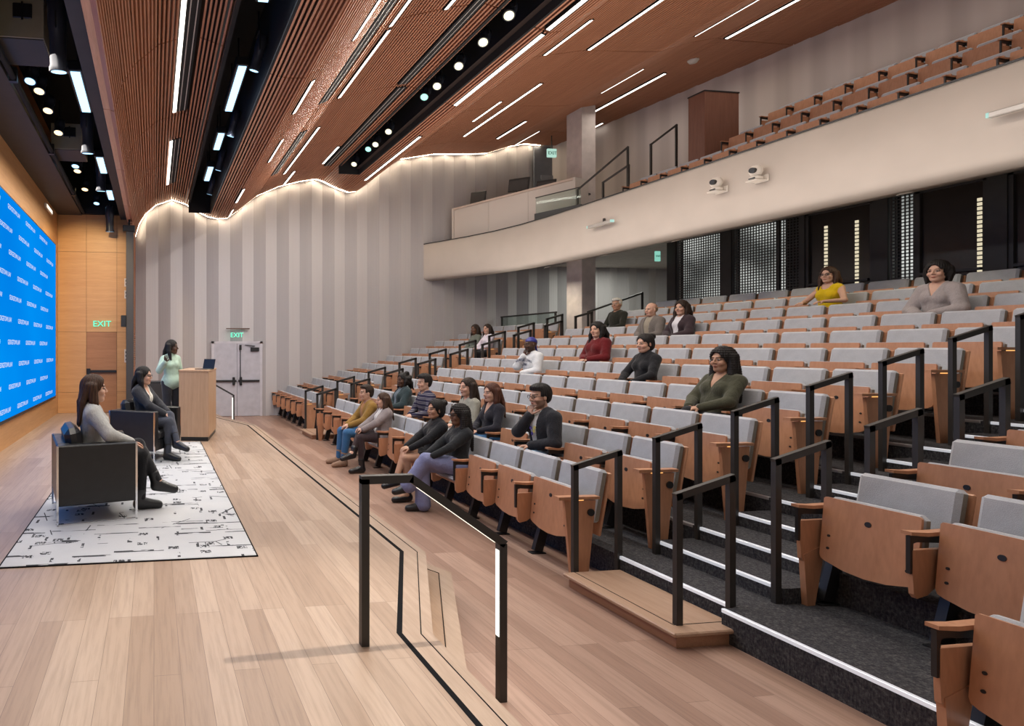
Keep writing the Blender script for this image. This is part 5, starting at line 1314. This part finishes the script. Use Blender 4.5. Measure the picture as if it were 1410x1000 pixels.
# ------------------------------------------------------------------ light and camera
def area(loc, rot, sx, sy, e, col=(1, .93, .84), spread=PI):
    l = bpy.data.lights.new('ceiling or fill light', 'AREA'); l.shape = 'RECTANGLE'; l.size = sx; l.size_y = sy; l.energy = e; l.color = col; l.spread = spread
    o = bpy.data.objects.new('ceiling_or_fill_lamp', l); COL.objects.link(o); o.location = loc; o.rotation_euler = rot; return o
def spotl(loc, tgt, e, ang, col=(1, .93, .85), r=.1, blend=.5):
    l = bpy.data.lights.new('theatre lamp', 'SPOT'); l.energy = e; l.spot_size = ang; l.spot_blend = blend; l.color = col; l.shadow_soft_size = r
    o = bpy.data.objects.new('theatre_lamp', l); COL.objects.link(o); o.location = loc
    o.rotation_euler = (Vector(tgt)-Vector(loc)).to_track_quat('-Z', 'Y').to_euler(); return o
for x, e in ((3.25, 250), (7.8, 50)):
    area((x, 8.6, ceil_z(x)-.06), (0, 0, 0), .12, 12, e)
area((5.4, 8.2, 6.30), (0, 0, 0), .3, 12, 280)
area((11.0, 8, 7.8), (0, .0, 0), .12, 10, 60)
area((1.2, 8, 5.50), (0, -.25, 0), .4, 12, 190, (.86, .92, 1))
area((-1.3, 8.5, 5.06), (0, 0, 0), .5, 9, 220, (1, .91, .80), 2.65)
spotl((5.2, 3.25, 6.30), (.75, 2.9, .35), 2000, .52, (1, .95, .88), .015, .9)
spotl((1.23, 9.5, 5.6), (.9, 16.2, 2.2), 260, 1.0, (.84, .87, 1), .1, .9)
spotl((5.05, 9.0, 6.3), (-.3, 7.5, .8), 560, .6, (1, .95, .85), .08)
spotl((5.05, 11.5, 6.3), (.9, 10.5, .8), 500, .5, (1, .88, .62), .08)
spotl((-1.5, 11.5, 5.0), (-1.6, 14.2, 3.2), 230, 1.2, (1, .72, .36), .05)
for x, y in [(10.0, 13.7), (10.2, 12.0), (10.3, 10.3), (10.3, 8.6), (10.3, 6.75)]:
    spotl((x, y, 3.80), (x-.1, y, 2), 22, 1.9, (1, .9, .62), .04)
area((13.2, 14.2, 4.3), (0, 0, 0), .8, 2.5, 80, (.95, 1, .92))
area((6.6, 8.0, 3.4), (PI, 0, 0), 5, 12, 210, (1, .92, .84))  # added soft fill in mid-air, brightens the wood ceiling from below
spotl((10.0, 13.6, 3.75), (10.35, 13.6, 2.4), 34, 2.3, (1, .92, .75), .04, 1.)
w = bpy.data.worlds.new('hall ambience'); SC.world = w; w.use_nodes = True
bg = w.node_tree.nodes['Background']; bg.inputs[0].default_value = (1, .95, .90, 1); bg.inputs[1].default_value = .46
cam = bpy.data.cameras.new('camera'); co_ = bpy.data.objects.new('camera', cam); COL.objects.link(co_)
co_.location = (0, 0, 1.9); co_.rotation_euler = (PI/2, 0, -math.radians(7.48))
cam.sensor_width = 36; cam.lens = 800/1410*36; cam.shift_x = (705-317)/1410; cam.shift_y = -(500-480)/1410
cam.clip_end = 100; cam.clip_start = .05
SC.camera = co_
SC.view_settings.view_transform = 'Standard'; SC.view_settings.look = 'None'; SC.view_settings.exposure = 0
SC.cycles.use_denoising = True
SC.cycles.max_bounces = 8; SC.cycles.diffuse_bounces = 4; SC.cycles.glossy_bounces = 3; SC.cycles.transparent_max_bounces = 8
SC.cycles.caustics_reflective = False; SC.cycles.caustics_refractive = False; SC.cycles.sample_clamp_indirect = 8
